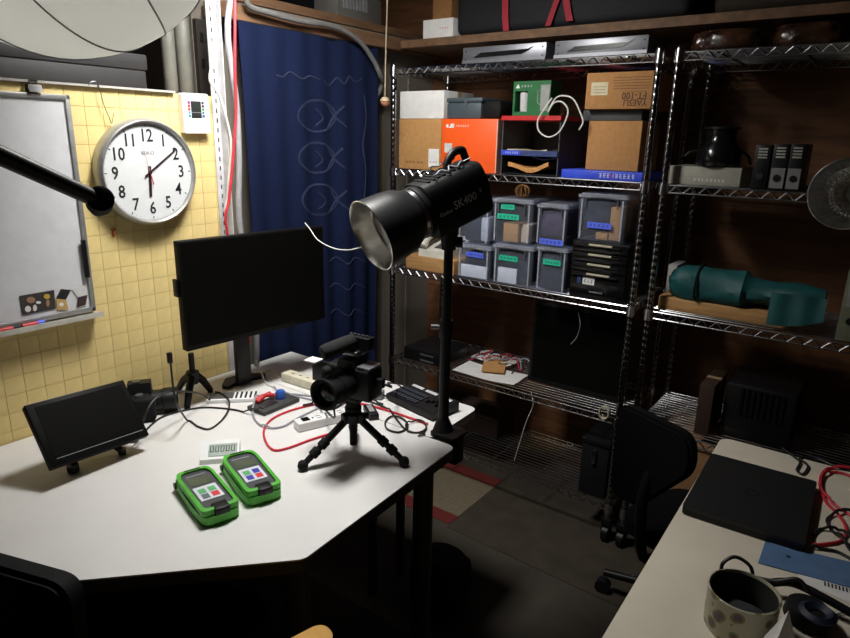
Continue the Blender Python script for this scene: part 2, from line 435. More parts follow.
rack(R2X0, R2X1, 'chrome wire rack holding the teal cloth roll and black speakers', [SH[0], 1.386, 0.954, 0.523, 0.158])

# ------------------------------------------------------------------ generic shelf items
def fx(px, py, Y): return hy(px, py, Y).x
def carton(name, label, cat, pl, pr, ptop, pbot, Y, zb, depth, material, bev=0.002, group=None, rz=0.0, lid=True, flapmat=None):
    """box whose front face stands at Y on height zb; width and height from the photograph"""
    pm = 0.5*(ptop+pbot); xl, xr = fx(pl, pm, Y), fx(pr, pm, Y); h = hy(0.5*(pl+pr), ptop, Y).z-zb
    cx = 0.5*(xl+xr); W = xr-xl
    t = thing(name, label, cat, T(cx, Y, zb+0.0005) @ RZ(rz), group)
    obj('body', box(B(), -W/2, W/2, 0, depth, 0, h, bev=bev), material, t)
    if lid:
        obj('tape', box(B(), -W/2-0.0006, W/2+0.0006, depth*0.44, depth*0.56, h*0.8, h+0.0006), flapmat or mat('packing_tape', (0.45, 0.32, 0.18), 0.35), t)
    return t, W, h
S1, S2, S3, S4, S5 = SH
# ---- top shelf: two silver rack units
def rack_unit(pl, pr, ptop, pbot, label):
    Y = 2.215
    t, W, h = carton('rack_unit', label, 'rack unit', pl, pr, ptop, pbot, Y, S1, 0.21, ALU, lid=False, group='silver rack units on the top shelf')
    obj('front_slot', prism(B(), [(-W*0.36, h*0.34), (-W*0.27, h*0.62), (W*0.30, h*0.68), (W*0.36, h*0.82), (W*0.30, h*0.58), (W*0.22, h*0.40)], 0.0002, 0.003, FRONT), BLKG, t)
    b = B()
    for x in (-W*0.46, W*0.46):
        for z in (h*0.25, h*0.75): cyl(b, (x, -0.0012, z), (x, 0.001, z), 0.003, seg=10)
    obj('screws', b, BLK, t)
    obj('base_rail', box(B(), -W/2, W/2, -0.006, 0.0, 0, h*0.2), ALU, t)
rack_unit(463, 546, 45, 60, 'silver metal rack unit with slotted front above the white carton')
rack_unit(555, 648, 38, 55, 'silver metal rack unit with slotted front above the printed brown carton')
tag(obj('metal_bar', box(B(), 0.42, 1.0, 2.44, 2.47, S1, S1+0.03), DCHROME), 'long dark steel bar lying behind the silver rack units', 'metal bar')
# ---- second shelf
t, W, h = carton('carton', 'plain tan carton with a small white sticker under the white box', 'box', 399, 441, 119, 167, 2.215, S2, 0.26, CARD2)
obj('sticker', box(B(), W*0.22, W*0.46, -0.0008, 0, h*0.06, h*0.42), PAPER, t); strokes(t, -W*0.35, W*0.1, h*0.14, 0.008, -0.0004, 5, BROWNINK)
strokes(t, W*0.24, W*0.44, h*0.16, 0.006, -0.001, 3)
zt = S2+h+0.0012
t, W, h = carton('white_box', 'plain white cardboard box on top of the tan carton', 'box', 400, 444, 91, 118, 2.22, zt, 0.22, PAPER)
t, W, h = carton('carton', 'bright orange carton standing behind the studio strobe', 'box', 441.5, 497, 119, 172, 2.205, S2, 0.22, ORANGE, lid=False)
WINK = mat('white_ink', (0.82, 0.80, 0.78), 0.6)
b = B(); box(b, -W*0.42, -W*0.38, -0.0006, 0, h*0.84, h*0.90); box(b, -W*0.37, -W*0.28, -0.0006, 0, h*0.83, h*0.86); box(b, -W*0.34, -W*0.27, -0.0006, 0, h*0.86, h*0.91)
obj('emblem', b, WINK, t); strokes(t, -W*0.25, 0.0, h*0.87, 0.008, 0.0, 6, WINK)
obj('sticker', box(B(), -W*0.44, -W*0.30, -0.0006, 0, h*0.36, h*0.54), mat('pale_sticker', (0.6, 0.62, 0.6), 0.6), t)
obj('side_edge', box(B(), W*0.485, W*0.5+0.0006, -0.0006, 0.22, 0.002, h-0.002), mat('pale_orange_edge', (0.75, 0.42, 0.33), 0.6), t)
zt = S2+h+0.0012
# dark camera case on the orange carton
pa = hy(445, 116, 2.21); pb = hy(499, 116, 2.21); Wc = pb.x-pa.x
t = thing('camera_case', 'dark grey hard camera case on top of the orange carton', 'case', T(0.5*(pa.x+pb.x), 2.22, zt))
obj('body', box(B(), -Wc/2, Wc*0.15, 0, 0.16, 0, 0.062, bev=0.008), mat('slate_case', (0.06, 0.085, 0.10), 0.5), t)
obj('pouch', box(B(), Wc*0.16, Wc*0.5, 0.0, 0.15, 0, 0.07, bev=0.02), BLKM, t)
obj('lid', box(B(), -Wc/2-0.002, Wc*0.17, -0.002, 0.162, 0.062, 0.08, bev=0.006), mat('slate_case', (0.06, 0.085, 0.10), 0.5), t)
obj('latch', box(B(), -Wc*0.15, -Wc*0.10, -0.005, 0, 0.05, 0.07), ALU, t)
# letter tray tower
xa, xb = fx(501.5, 150, 2.22), fx(559, 150, 2.22)
t = thing('tray_tower', 'black letter tray tower with two blue fronted trays and a red top', 'letter tray', T(xa, 2.22, S2))
Wt = xb-xa; zs = [0.004, 0.082, 0.165]
obj('side_panel', box(B(), 0, 0.004, 0, 0.26, 0.001, 0.20), DGREY, t); obj('side_panel', box(B(), Wt-0.004, Wt, 0, 0.26, 0.001, 0.20), DGREY, t)
obj('back_panel', box(B(), 0.004, Wt-0.004, 0.256, 0.26, 0.001, 0.20), DGREY, t)
obj('tray', box(B(), 0.004, Wt-0.004, 0, 0.255, 0.002, 0.006), BLK, t)
tr = obj('tray', box(B(), 0.004, Wt-0.004, 0.0, 0.255, 0.078, 0.082), NAVYP, t)
obj('tray_lip', box(B(), 0.002, Wt-0.002, -0.008, -0.002, 0.072, 0.092), NAVYP, tr)
obj('label_strip', box(B(), 0.004, Wt*0.36, -0.0095, -0.0085, 0.074, 0.091), BLUE, tr)
strokes(tr, 0.02, Wt*0.33, 0.0825, 0.007, -0.0097, 6, WINK)
obj('red_top', box(B(), 0.0, Wt+0.004, -0.012, 0.26, 0.2005, 0.216), RED, t)
def sheet(name, label, cat, poly, z, thick, material, M=I4):
    return tag(obj(name, prism(B(), poly, z, z+thick, M), material), label, cat)
def paper(label, material, x0, y0, wx, dy, z, rot, curl=0.02, cat='paper', name='paper', thick=0.0012):
    """a slightly curled sheet with thickness"""
    bm = B(); n = 8; g0 = []
    for s in (0, 1):
        grid = [[bm.verts.new((wx*(i/n-0.5), dy*(j/3-0.5), s*thick+curl*((2*i/n-1)**2)*0.5+curl*0.15*math.sin(3*j+i))) for j in range(4)] for i in range(n+1)]
        g0.append(grid)
    for i in range(n):
        for j in range(3):
            for s in (0, 1): bm.faces.new((g0[s][i][j], g0[s][i+1][j], g0[s][i+1][j+1], g0[s][i][j+1]))
    for i in range(n):
        for j in (0, 3): bm.faces.new((g0[0][i][j], g0[0][i+1][j], g0[1][i+1][j], g0[1][i][j]))
    for j in range(3):
        for i in (0, n): bm.faces.new((g0[0][i][j], g0[0][i][j+1], g0[1][i][j+1], g0[1][i][j]))
    o = obj(name, bm, material, M=T(x0, y0, z) @ RZ(rot)); return tag(o, label, cat)
paper('cream paper sheets lying in the middle letter tray', mat('cream_paper', (0.66, 0.60, 0.40), 0.8), xa+Wt*0.42, 2.32, Wt*0.68, 0.19, S2+0.0835, 3, 0.012, thick=0.006)
paper('brown paper bag lying in the lowest letter tray', mat('kraft_paper', (0.55, 0.26, 0.08), 0.7, bump=0.4), xa+Wt*0.44, 2.33, Wt*0.70, 0.19, S2+0.014, 2, 0.035, cat='paper bag', name='paper_bag', thick=0.016)
paper('blue printed leaflet beside the brown bag in the lowest letter tray', mat('leaflet_blue', (0.2, 0.2, 0.6), 0.4, var=0.5, scale=40), xa+Wt*0.72, 2.33, Wt*0.38, 0.19, S2+0.060, -3, 0.012, cat='leaflet', name='leaflet')
# mug carton
xm0, xm1 = fx(513, 100, 2.23), fx(550, 100, 2.23); Wm = xm1-xm0
t = thing('mug_carton', 'green carton with cut-out window showing a glass beer mug on the letter tray', 'box', T(xm0, 2.23, S2+0.2168))
hm = hy(530, 81, 2.23).z-(S2+0.2168)
b = B(); box(b, 0, Wm*0.05, 0, 0.09, 0, hm); box(b, Wm*0.40, Wm*0.62, 0, 0.09, 0, hm); box(b, Wm*0.05, Wm*0.40, 0, 0.09, 0, hm*0.12); box(b, Wm*0.05, Wm*0.40, 0, 0.09, hm*0.72, hm); box(b, Wm*0.05, Wm*0.40, 0.06, 0.09, hm*0.12, hm*0.72)
box(b, Wm*0.62, Wm, 0.0, 0.09, 0, hm)
obj('body', b, DGREEN, t)
obj('mug_glass', lathe(B(), [(0, 0), (0.017, 0), (0.02, hm*0.58)], T(Wm*0.24, 0.028, hm*0.13), 16), mat('frosted_glass', (0.62, 0.63, 0.62), 0.3), t)
mg = mat('printed_mug_grey', (0.30, 0.31, 0.29), 0.5)
obj('mug_picture', prism(B(), [(Wm*0.76, hm*0.14), (Wm*0.95, hm*0.14), (Wm*0.99, hm*0.88), (Wm*0.74, hm*0.88)], 0.0002, 0.001, FRONT), mg, t)
obj('mug_picture', tube(B(), [(Wm*0.77, -0.0004, hm*0.75), (Wm*0.67, -0.0004, hm*0.72), (Wm*0.67, -0.0004, hm*0.38), (Wm*0.77, -0.0004, hm*0.30)], 0.0016, 6), mg, t)
obj('triangle_mark', prism(B(), [(Wm*0.06, hm*0.80), (Wm*0.18, hm*0.80), (Wm*0.13, hm*0.93)], 0.0002, 0.0008, FRONT), WINK, t)
strokes(t, Wm*0.20, Wm*0.52, hm*0.86, 0.007, 0.0, 4, WINK)
# white cable coil hanging over the red tray
pts = [hy(x, y, 2.19) for x, y in ((552, 98), (545, 108), (538, 120), (539, 131), (548, 137), (558, 133), (565, 122), (568, 110), (562, 102), (554, 103), (548, 112))]
pts += [hy(x, y, 2.2) for x, y in ((556, 98), (566, 96), (574, 100), (580, 112), (583, 122), (579, 130))]
cable('white cable coil hanging off the red letter tray top', pts, 0.0028, WHC, 6)
# printed brown carton, plain brown carton, dark case, blue box
t, W0, h0 = carton('blue_box', 'flat blue printed box under the plain brown carton', 'box', 561, 642, 171, 182, 2.207, S2, 0.24, BLUE, lid=False)
strokes(t, -W0*0.02, W0*0.42, h0*0.5, h0*0.5, 0.0, 9, WINK)
strokes(t, W0*0.12, W0*0.18, h0*0.5, h0*0.5, -0.0004, 1, RED)
zb = S2+h0+0.0012
t, W, h = carton('carton', 'plain brown carton standing on the flat blue box', 'box', 587, 640, 121, 172, 2.24, zb, 0.20, CARD)
zb2 = zb+h+0.0012
t2, W2, h2 = carton('dark_case', 'flat dark case between the two brown cartons', 'case', 583, 642, 110, 120, 2.26, zb2, 0.18, DGREY, lid=False)
t, W, h = carton('carton', 'brown carton with upside-down printed lettering under the top shelf', 'box', 586, 653, 72, 109, 2.225, zb2+h2+0.0012, 0.22, CARD, lid=False)
UD = lambda x, z: T(x, -0.0006, z) @ FRONT @ RZ(180)
text('YAESU', 0.029, UD(W*0.26, h*0.17), BROWNINK, t, sx=0.95, bold=0.0003)
text('FT-100', 0.031, UD(W*0.24, h*0.355), BROWNINK, t, sx=0.95, bold=0.0006)
strokes(t, W*0.06, W*0.42, h*0.46, 0.006, 0.0, 12, BROWNINK)
b = B()
for k in range(5): box(b, -W*0.08, W*0.45, -0.0005, 0, h*(0.54+0.075*k), h*(0.555+0.075*k))
obj('printing', b, BROWNINK, t)
obj('sticker', box(B(), -W*0.42, -W*0.16, -0.0008, 0, h*0.38, h*0.74), mat('pale_yellow_sticker', (0.68, 0.60, 0.40), 0.7), t)
b = B()
for k in range(3): box(b, -W*0.39, -W*0.2, -0.0012, 0, h*(0.45+0.08*k), h*(0.46+0.08*k))
obj('sticker_printing', b, BROWNINK, t)
# ---- third shelf: telephone on wooden box
t, W, h = carton('wooden_box', 'low orange wooden box under the white telephone', 'box', 406, 454, 258, 272, 2.21, S3, 0.24, WOOD, lid=False)
zb = S3+h+0.001; px_ = 0.5*(fx(408, 262, 2.21)+fx(455, 262, 2.21))
t = thing('telephone', 'white desk telephone on the low wooden box', 'telephone', T(px_, 2.22, zb))
IV = mat('ivory_plastic', (0.70, 0.68, 0.60), 0.4)
M = T(0, 0, 0)
obj('base', prism(B(), [(0, 0), (0.2, 0), (0.2, 0.075), (0.0, 0.03)], -0.075, 0.085, frame(V((0, 0, 0)), V((0, 1, 0)), V((0, 0, 1)), V((1, 0, 0)))), IV, t)
obj('keypad', box(B(), -0.01, 0.075, 0.03, 0.15, 0.0, 0.003, M=T(0, 0, 0.032) @ RX(12.6)), DGREY, t)
b = tube(B(), spline([(-0.055, 0.0, 0.045), (-0.05, 0.03, 0.075), (-0.045, 0.1, 0.105), (-0.042, 0.17, 0.11), (-0.042, 0.2, 0.085)], 5), [0.022]*4+[0.016]*13+[0.022]*4, 10)
obj('handset', b, IV, t)
# ---- clear bins
CLR = clear_plastic('clear_plastic', (0.62, 0.66, 0.76), 0.055); CLRL = clear_plastic('clear_lid_plastic', (0.72, 0.76, 0.86), 0.30)
BINS = {}
def clear_bin(label, pl, pr, ptop, pbot, zb, labels, Y=2.205, depth=0.26, handle_w=0.62):
    pm = 0.5*(ptop+pbot); xl, xr = fx(pl, pm, Y), fx(pr, pm, Y); h = hy(0.5*(pl+pr), ptop, Y).z-zb
    W = xr-xl; t = thing('clear_bin', label, 'storage bin', T(0.5*(xl+xr), Y, zb+0.001), 'clear storage bins on the third shelf')
    w0, w1 = W/2-0.006, W/2-0.001; th = 0.0016; hb = h-0.016
    # body: tapered open box with thickness
    bm = B(); rings = []
    for (ww, d0, d1, z) in ((w0, 0.006, depth-0.006, 0), (w1, 0, depth, hb), (w1-th, th, depth-th, hb), (w0-th, 0.006+th, depth-0.006-th, th)):
        rings.append([bm.verts.new((x, y, z)) for x, y in rrect(-ww, ww, d0, d1, 0.012, 3)])
    n = len(rings[0])
    for a, b_ in zip(rings[:-1], rings[1:]):
        for k in range(n): bm.faces.new((a[k], a[(k+1) % n], b_[(k+1) % n], b_[k]))
    bm.faces.new(rings[0][::-1]); bm.faces.new(rings[-1])
    obj('body', bm, CLR, t)
    bm = prism(B(), rrect(-W/2, W/2, -0.003, depth+0.003, 0.012, 3), h-0.016, h-0.006); prism(bm, rrect(-W/2+0.01, W/2-0.01, 0.008, depth-0.008, 0.01, 3), h-0.006, h-0.001)
    obj('lid', bm, CLRL, t)
    hw = W*handle_w/2
    GH = mat('grey_handle', (0.10, 0.105, 0.12), 0.4)
    obj('handle', tube(B(), spline([(-hw, -0.004, h*0.70), (-hw, -0.006, h*0.88), (-hw+0.008, -0.008, h-0.016), (0, -0.009, h-0.013), (hw-0.008, -0.008, h-0.016), (hw, -0.006, h*0.88), (hw, -0.004, h*0.70)], 5), 0.0028, 6), GH, t)
    for s in (-1, 1): obj('corner_rib', box(B(), s*(W*0.40)-0.003, s*(W*0.40)+0.003, -0.0015, 0.0005, h*0.05, h-0.02), CLRL, t)
    for (u0, u1, v, col) in labels:
        lb = obj('label_tape', box(B(), W*u0, W*u1, -0.0022, -0.0014, h*v-0.0105, h*v+0.0105), col, t, label='coloured tape label')
        strokes(lb, W*u0+0.006, W*u1-0.006, h*v, 0.0085, -0.0022, 5)
    return t, W, h, 0.5*(xl+xr), Y
def content(name, label, cat, bin_, u0, u1, v0, v1, material, dy=0.012, dd=0.18, bev=0.01):
    t, W, h, cx, Y = bin_; zb = t.location.z
    o = obj(name, box(B(), (u0-u1)*W/2, (u1-u0)*W/2, 0, dd, 0, (v1-v0)*h, bev=bev), material, M=T(cx+W*(u0+u1)/2, Y+dy, zb+0.003+v0*h))
    return tag(o, label, cat)
SLATE = mat('slate_cloth', (0.022, 0.025, 0.042), 0.8, var=0.2, scale=40, bump=0.3)
PURP = mat('purple_cloth', (0.05, 0.025, 0.06), 0.7, var=0.3, scale=30, bump=0.3)
zb = S3
b1 = clear_bin('clear bin with blue label, white card inside, beside the telephone', 456, 490.5, 245, 288, zb, [(-0.20, 0.32, 0.72, LBLUE)])
content('cloth_bundle', 'dark cloth bundle in the bin with white card beside the telephone', 'cloth', b1, -0.36, 0.36, 0.02, 0.72, SLATE, dy=0.03)
content('white_card', 'white card at the front of the bin beside the telephone', 'card', b1, -0.40, 0.36, 0.01, 0.36, PAPER, dy=0.010, dd=0.012, bev=0.001)
b2 = clear_bin('clear bin with green label and white card beneath the two-label bin', 491, 533, 245, 290, zb, [(-0.32, 0.14, 0.66, LGREEN)])
content('cloth_bundle', 'dark cloth bundle in the green label bin with white card', 'cloth', b2, -0.36, 0.34, 0.02, 0.70, SLATE, dy=0.03)
content('white_card', 'white card leaning in the green label bin', 'card', b2, -0.36, 0.10, 0.01, 0.38, PAPER, dy=0.010, dd=0.012, bev=0.001)
b3 = clear_bin('clear bin with green label beside the black drawer unit', 535, 567, 247, 293, zb, [(-0.26, 0.30, 0.66, LGREEN)])
content('cloth_bundle', 'dark cloth bundle in the green label bin beside the drawer unit', 'cloth', b3, -0.38, 0.38, 0.02, 0.74, SLATE)
z1 = S3+b1[2]+0.002
b4 = clear_bin('clear bin with blue label and pale packets on the bin beside the telephone', 457, 490.5, 198, 241, z1, [(-0.1, 0.36, 0.78, LBLUE)])
content('pouch', 'dark pouch in the bin with pale packets', 'pouch', b4, -0.38, 0.14, 0.02, 0.68, SLATE, dy=0.03)
content('packet', 'pale grey packet standing in a blue label bin', 'packet', b4, 0.16, 0.40, 0.05, 0.58, mat('pale_packet', (0.55, 0.55, 0.58), 0.6), dy=0.015, dd=0.08)
z2 = S3+b2[2]+0.002
b5 = clear_bin('clear bin with two green labels and small tan boxes', 491, 533, 199, 241, z2, [(-0.26, 0.06, 0.82, LGREEN), (-0.34, 0.18, 0.60, LGREEN)])
content('small_box', 'small tan box in the bin with two green labels', 'box', b5, -0.22, 0.14, 0.02, 0.44, CARD2, dd=0.09, bev=0.002)
content('small_box', 'narrow pale box in the bin with two green labels', 'box', b5, 0.16, 0.34, 0.02, 0.42, mat('pale_card', (0.6, 0.45, 0.3), 0.8), dy=0.03, dd=0.1, bev=0.002)
z3 = S3+b3[2]+0.002
b6 = clear_bin('clear bin with purple cloth and low blue label', 535, 567.5, 204, 247, z3, [(-0.32, 0.40, 0.10, LBLUE)])
content('cloth_bundle', 'dark purple cloth bundle in a clear bin', 'cloth', b6, -0.36, 0.38, 0.20, 0.78, PURP)
# black drawer unit
xa, xb = fx(569.5, 270, 2.2), fx(627, 270, 2.2); Wd = xb-xa; hd_ = hy(600, 243, 2.2).z-S3
t = thing('drawer_unit', 'black four drawer unit with pale grips beneath the blue label bin', 'drawer unit', T(xa, 2.205, S3+0.0005))
obj('body', box(B(), 0, Wd, 0.006, 0.28, 0, hd_, bev=0.003), BLK, t)
zz = hd_-0.004
for k, hh in enumerate((0.17, 0.17, 0.17, 0.40)):
    z0 = zz-hh*hd_+0.003
    d = obj('drawer', box(B(), 0.004, Wd-0.004, -0.002, 0.006, z0, zz-0.002, bev=0.002), BLKG, t)
    obj('lip', box(B(), 0.012, Wd-0.03, -0.012, -0.002, zz-0.014, zz-0.009, bev=0.001), BLK, d)
    obj('grip', box(B(), Wd*0.32, Wd*0.72, -0.0125, -0.004, zz-0.0085, zz-0.003), mat('pale_grip', (0.55, 0.50, 0.36), 0.5), d)
    if k == 3:
        obj('sticker', box(B(), Wd*0.25, Wd*0.46, -0.003, -0.0022, z0+0.035, z0+0.062), PAPER, d); strokes(d, Wd*0.27, Wd*0.44, z0+0.048, 0.012, -0.0032, 3)
        obj('sticker', box(B(), Wd*0.15, Wd*0.22, -0.003, -0.0022, z0+0.036, z0+0.06), NAVYP, d)
        strokes(d, Wd*0.38, Wd*0.62, z0+0.010, 0.005, -0.0024, 9, WINK)
    zz = z0-0.003
b7 = clear_bin('clear bin with blue label on top of the black drawer unit', 576, 627, 194, 242, S3+hd_+0.002, [(-0.26, 0.22, 0.34, LBLUE)])
content('cloth_bundle', 'dark cloth bundle in the bin on the drawer unit', 'cloth', b7, -0.40, 0.12, 0.18, 0.80, SLATE, dy=0.03)
content('small_box', 'upright tan box in the bin on the drawer unit', 'box', b7, 0.16, 0.36, 0.03, 0.72, CARD2, dd=0.12, bev=0.002)
content('small_box', 'low tan box in the bin on the drawer unit', 'box', b7, -0.10, 0.14, 0.02, 0.17, CARD2, dd=0.12, bev=0.002)
# brown ornament lying on the two-label bin
t = thing('wicker_ornament', 'small brown wicker ornament lying on the clear bin with two green labels', 'ornament', T(fx(521, 197, 2.26), 2.27, z2+b5[2]+0.002))
for k in range(5):
    a = k*36
    obj('wicker_ring', tube(B(), [Matrix.Rotation(math.radians(a), 3, 'Z') @ V((0.028*math.cos(q*math.pi/8), 0, 0.026+0.023*math.sin(q*math.pi/8))) for q in range(16)], 0.003, 6, closed=True), mat('wicker', (0.25, 0.11, 0.03), 0.6), t)
# ---- fourth shelf
t, W, h = carton('router', 'flat black router box on the fourth shelf above the side table', 'router', 404, 441, 351, 360, 2.225, S4, 0.22, BLK, lid=False)
obj('front_strip', box(B(), -W*0.05, W*0.3, -0.0015, 0, h*0.62, h*0.75), ALU, t); obj('front_strip', box(B(), -W*0.05, W*0.3, -0.0015, 0, h*0.1, h*0.25), ALU, t)
paper('long white paper sheet lying on the fourth shelf', PAPER, fx(489, 375, 2.28), 2.29, 0.30, 0.15, S4+0.004, 2, 0.01)
paper('white paper sheet under the cables on the fourth shelf', PAPER, fx(498, 350, 2.45), 2.44, 0.20, 0.13, S4+0.016, -10, 0.008)
tag(obj('cardboard_piece', box(B(), -0.05, 0.05, -0.07, 0.07, 0, 0.006, M=I4), CARD2, M=T(fx(500, 362, 2.40), 2.35, S4+0.0205) @ RZ(25) @ RX(6)), 'loose tan cardboard piece among cables on the fourth shelf', 'cardboard')
rnd = random.Random(3)
lie_on(*[o for o in COL.objects if o.name.split('.')[0] in ('paper', 'cardboard_piece')])
for k, (mm, lab) in enumerate(((BLKC, 'black cable tangled'), (WHC, 'white cable tangled'), (REDC, 'red cable tangled'), (GREYC, 'grey cable tangled'), (BLKC, 'thin black cable tangled'))):
    x0 = fx(473, 352, 2.4); pts = []
    for i in range(9):
        pts.append(V((x0+0.031*i+rnd.uniform(-.014, .014), 2.33+rnd.uniform(0, 0.19), S4+0.014+rnd.uniform(0, 0.016)+0.004*k)))
    pts[0].z = S4+0.007; pts[-1].z = S4+0.007; lay_r = 0.0016 if 'thin' in lab else 0.0028
    cable(lab+' over papers on the fourth shelf', pts, lay_r, mm, 5, name='cable', lay=True, group='tangled cables on the fourth shelf')
# flat panel leaning at the back of the fourth shelf
xa, xb = fx(528, 350, 2.33), fx(626, 350, 2.33)
t = thing('flat_monitor', 'black flat monitor standing on the fourth shelf under the drawer unit', 'monitor', T(0.5*(xa+xb), 2.34, S4+0.001) @ RX(-4))
Wm = xb-xa; hmm = hy(577, 310, 2.33).z-S4
obj('bezel', box(B(), -Wm/2, Wm/2, 0, 0.03, 0.0, hmm-0.0, bev=0.004), BLK, t)
obj('screen', box(B(), -Wm/2+0.014, Wm/2-0.014, -0.001, 0.0, 0.02, hmm-0.014), SCREEN, t)
cable('thin white cord hanging over the black flat monitor', [V((0.5*(xa+xb), 2.333, S4+hmm*0.97)), V((0.5*(xa+xb)+0.02, 2.315, S4+hmm*0.85)), V((0.5*(xa+xb)+0.012, 2.312, S4+hmm*0.7)), V((0.5*(xa+xb)-0.01, 2.31, S4+hmm*0.6))], 0.0016, GREYC, 5)
p = hy(608, 404, 2.2)
t = thing('cable_bundle', 'cream wrapped cable bundle on the end of the fourth shelf', 'cable bundle', T(p.x, 2.175, S4-0.005))
for k in range(4):
    obj('cable_loop', tube(B(), [(0.018*math.cos(q*math.pi/8), 0.005*k-0.012, 0.026+0.024*math.sin(q*math.pi/8)) for q in range(16)], 0.0032, 6, closed=True), mat('dusty_cream', (0.42, 0.38, 0.28), 0.6), t)
cable('cream cord hanging from the fourth shelf to the lowest shelf', [hy(531, 392, 2.24), hy(533, 405, 2.22), hy(527, 420, 2.23), hy(522, 435, 2.24), V((hy(518, 452, 2.3).x, 2.27, S5+0.006))], 0.002, WHC, 5)
# ---- lowest shelf
t, W, h = carton('black_crate', 'black crate on the lowest shelf at the rack post', 'crate', 580, 607, 440, 497, 2.215, S5, 0.33, BLKM, lid=False)
obj('crate_rim', box(B(), -W/2-0.004, W/2+0.004, -0.004, 0.334, h-0.02, h+0.001, bev=0.002), BLK, t); obj('latch', box(B(), -0.008, 0.008, -0.012, -0.004, h*0.6, h*0.85, bev=0.002), DCHROME, t)
xa = fx(520, 440, 2.6)
t = thing('dark_box', 'dark brown flat box at the back of the lowest shelf', 'box', T(0.35, 2.40, S5+0.001))
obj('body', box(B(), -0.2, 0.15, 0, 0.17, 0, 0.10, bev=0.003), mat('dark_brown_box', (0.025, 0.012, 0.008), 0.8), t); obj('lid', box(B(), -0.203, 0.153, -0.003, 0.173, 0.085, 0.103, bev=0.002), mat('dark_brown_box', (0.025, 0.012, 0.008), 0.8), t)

# ---- rack 2 contents
FOIL = mat('brown_plastic_wrap', (0.05, 0.022, 0.012), 0.2, var=0.3, bump=1.0, scale=18)
def crumpled(name, label, cat, c, size, material, seed, amp=0.25, M=None):
    rr = random.Random(seed); bm = B(); bmesh.ops.create_icosphere(bm, subdivisions=4, radius=1.0)
    ph = [(V((rr.uniform(-1, 1), rr.uniform(-1, 1), rr.uniform(-1, 1)))*rr.uniform(3, 12), rr.uniform(0, 6.28)) for _ in range(8)]
    for v in bm.verts:
        p = v.co.copy(); q = V([math.copysign(abs(a)**0.6, a) for a in p]); s = sum(abs(math.sin(k.dot(p)+f)) for k, f in ph)/len(ph)-0.6
        v.co = V((q.x*size[0], q.y*size[1], q.z*size[2]))*(1+amp*s)
        v.co.z = max(v.co.z, -size[2]*0.85)
    for f in bm.faces: f.smooth = True
    o = obj(name, bm, material, M=T(*c)); o.location.z += size[2]*0.85
    return tag(o, label, cat)
xa = fx(690, 40, 2.3)
crumpled('wrapped_bundle', 'shiny brown wrapped bundle at the post end of the top shelf', 'bundle', (1.29, 2.36, S1), (0.105, 0.11, 0.038), FOIL, 1)
crumpled('wrapped_bundle', 'shiny brown wrapped bundle with black straps amid the top shelf', 'bundle', (1.52, 2.37, S1), (0.10, 0.12, 0.040), FOIL, 2)
crumpled('wrapped_bundle', 'large shiny brown wrapped bundle above the black speakers', 'bundle', (1.77, 2.37, S1), (0.115, 0.12, 0.040), FOIL, 5)
R2S2 = 1.386
t, W, h = carton('long_carton', 'pale grey low carton under the black pot on the second shelf', 'box', 669, 741, 167, 184, 2.24, R2S2, 0.2, mat('pale_grey_card', (0.32, 0.31, 0.26), 0.7), lid=False)
strokes(t, -W*0.15, W*0.3, h*0.3, 0.009, 0.0, 8, WINK)
zp = R2S2+h+0.001
p = hy(719, 150, 2.28)
t = thing('enamel_pot', 'black lidded pot standing on the pale grey carton', 'pot', T(p.x, 2.29, zp))
obj('body', lathe(B(), [(0, 0), (0.062, 0), (0.068, 0.012), (0.066, 0.055), (0.048, 0.075), (0.044, 0.10), (0.046, 0.118), (0.0, 0.118)], seg=28), BLKG, t)
obj('rim', lathe(B(), [(0.044, 0.116), (0.053, 0.118), (0.053, 0.124), (0.044, 0.126), (0, 0.126)], seg=28), BLK, t)
obj('cable_stub', tube(B(), spline([(0.06, 0.0, 0.05), (0.075, 0.01, 0.045), (0.085, 0.03, 0.03), (0.088, 0.05, 0.01)], 5), 0.005, 8), BLKC, t)
obj('cable_stub', tube(B(), spline([(-0.06, 0.0, 0.05), (-0.09, 0, 0.045), (-0.105, 0.0, 0.03)], 5), 0.004, 8), BLKC, t)
for k, (pl, pr, pt, pale) in enumerate(((753, 769, 145, False), (771, 787, 144, True), (788, 803, 144, True))):
    nm = ('black speaker box with a silver knob beside the pale carton', 'black speaker box with a pale panel amid the speakers', 'black speaker box with a pale panel at the reflector end')[k]
    t, W, h = carton('speaker_box', nm, 'speaker', pl, pr, pt, 188, 2.22, R2S2, 0.16, BLK, lid=False, group='black speaker boxes on the second shelf')
    if pale:
        pn = obj('front_panel', box(B(), -W*0.44, W*0.44, -0.002, 0, h*0.04, h*0.48), mat('grey_speaker_panel', (0.22, 0.22, 0.22), 0.5), t)
        obj('driver', cyl(B(), (0, -0.004, h*0.26), (0, -0.002, h*0.26), W*0.26, seg=16), BLK, pn)
    else:
        obj('driver', cyl(B(), (0, -0.005, h*0.30), (0, 0, h*0.30), W*0.24, seg=16), DCHROME, t)
    b = B()
    for i in range(4):
        for j in (-1, 1): box(b, j*W*0.15-0.006, j*W*0.15+0.006, -0.003, 0, h*(0.70+0.065*i), h*(0.735+0.065*i))
    obj('terminals', b, mat('pale_terminal', (0.4, 0.4, 0.36), 0.5), t)
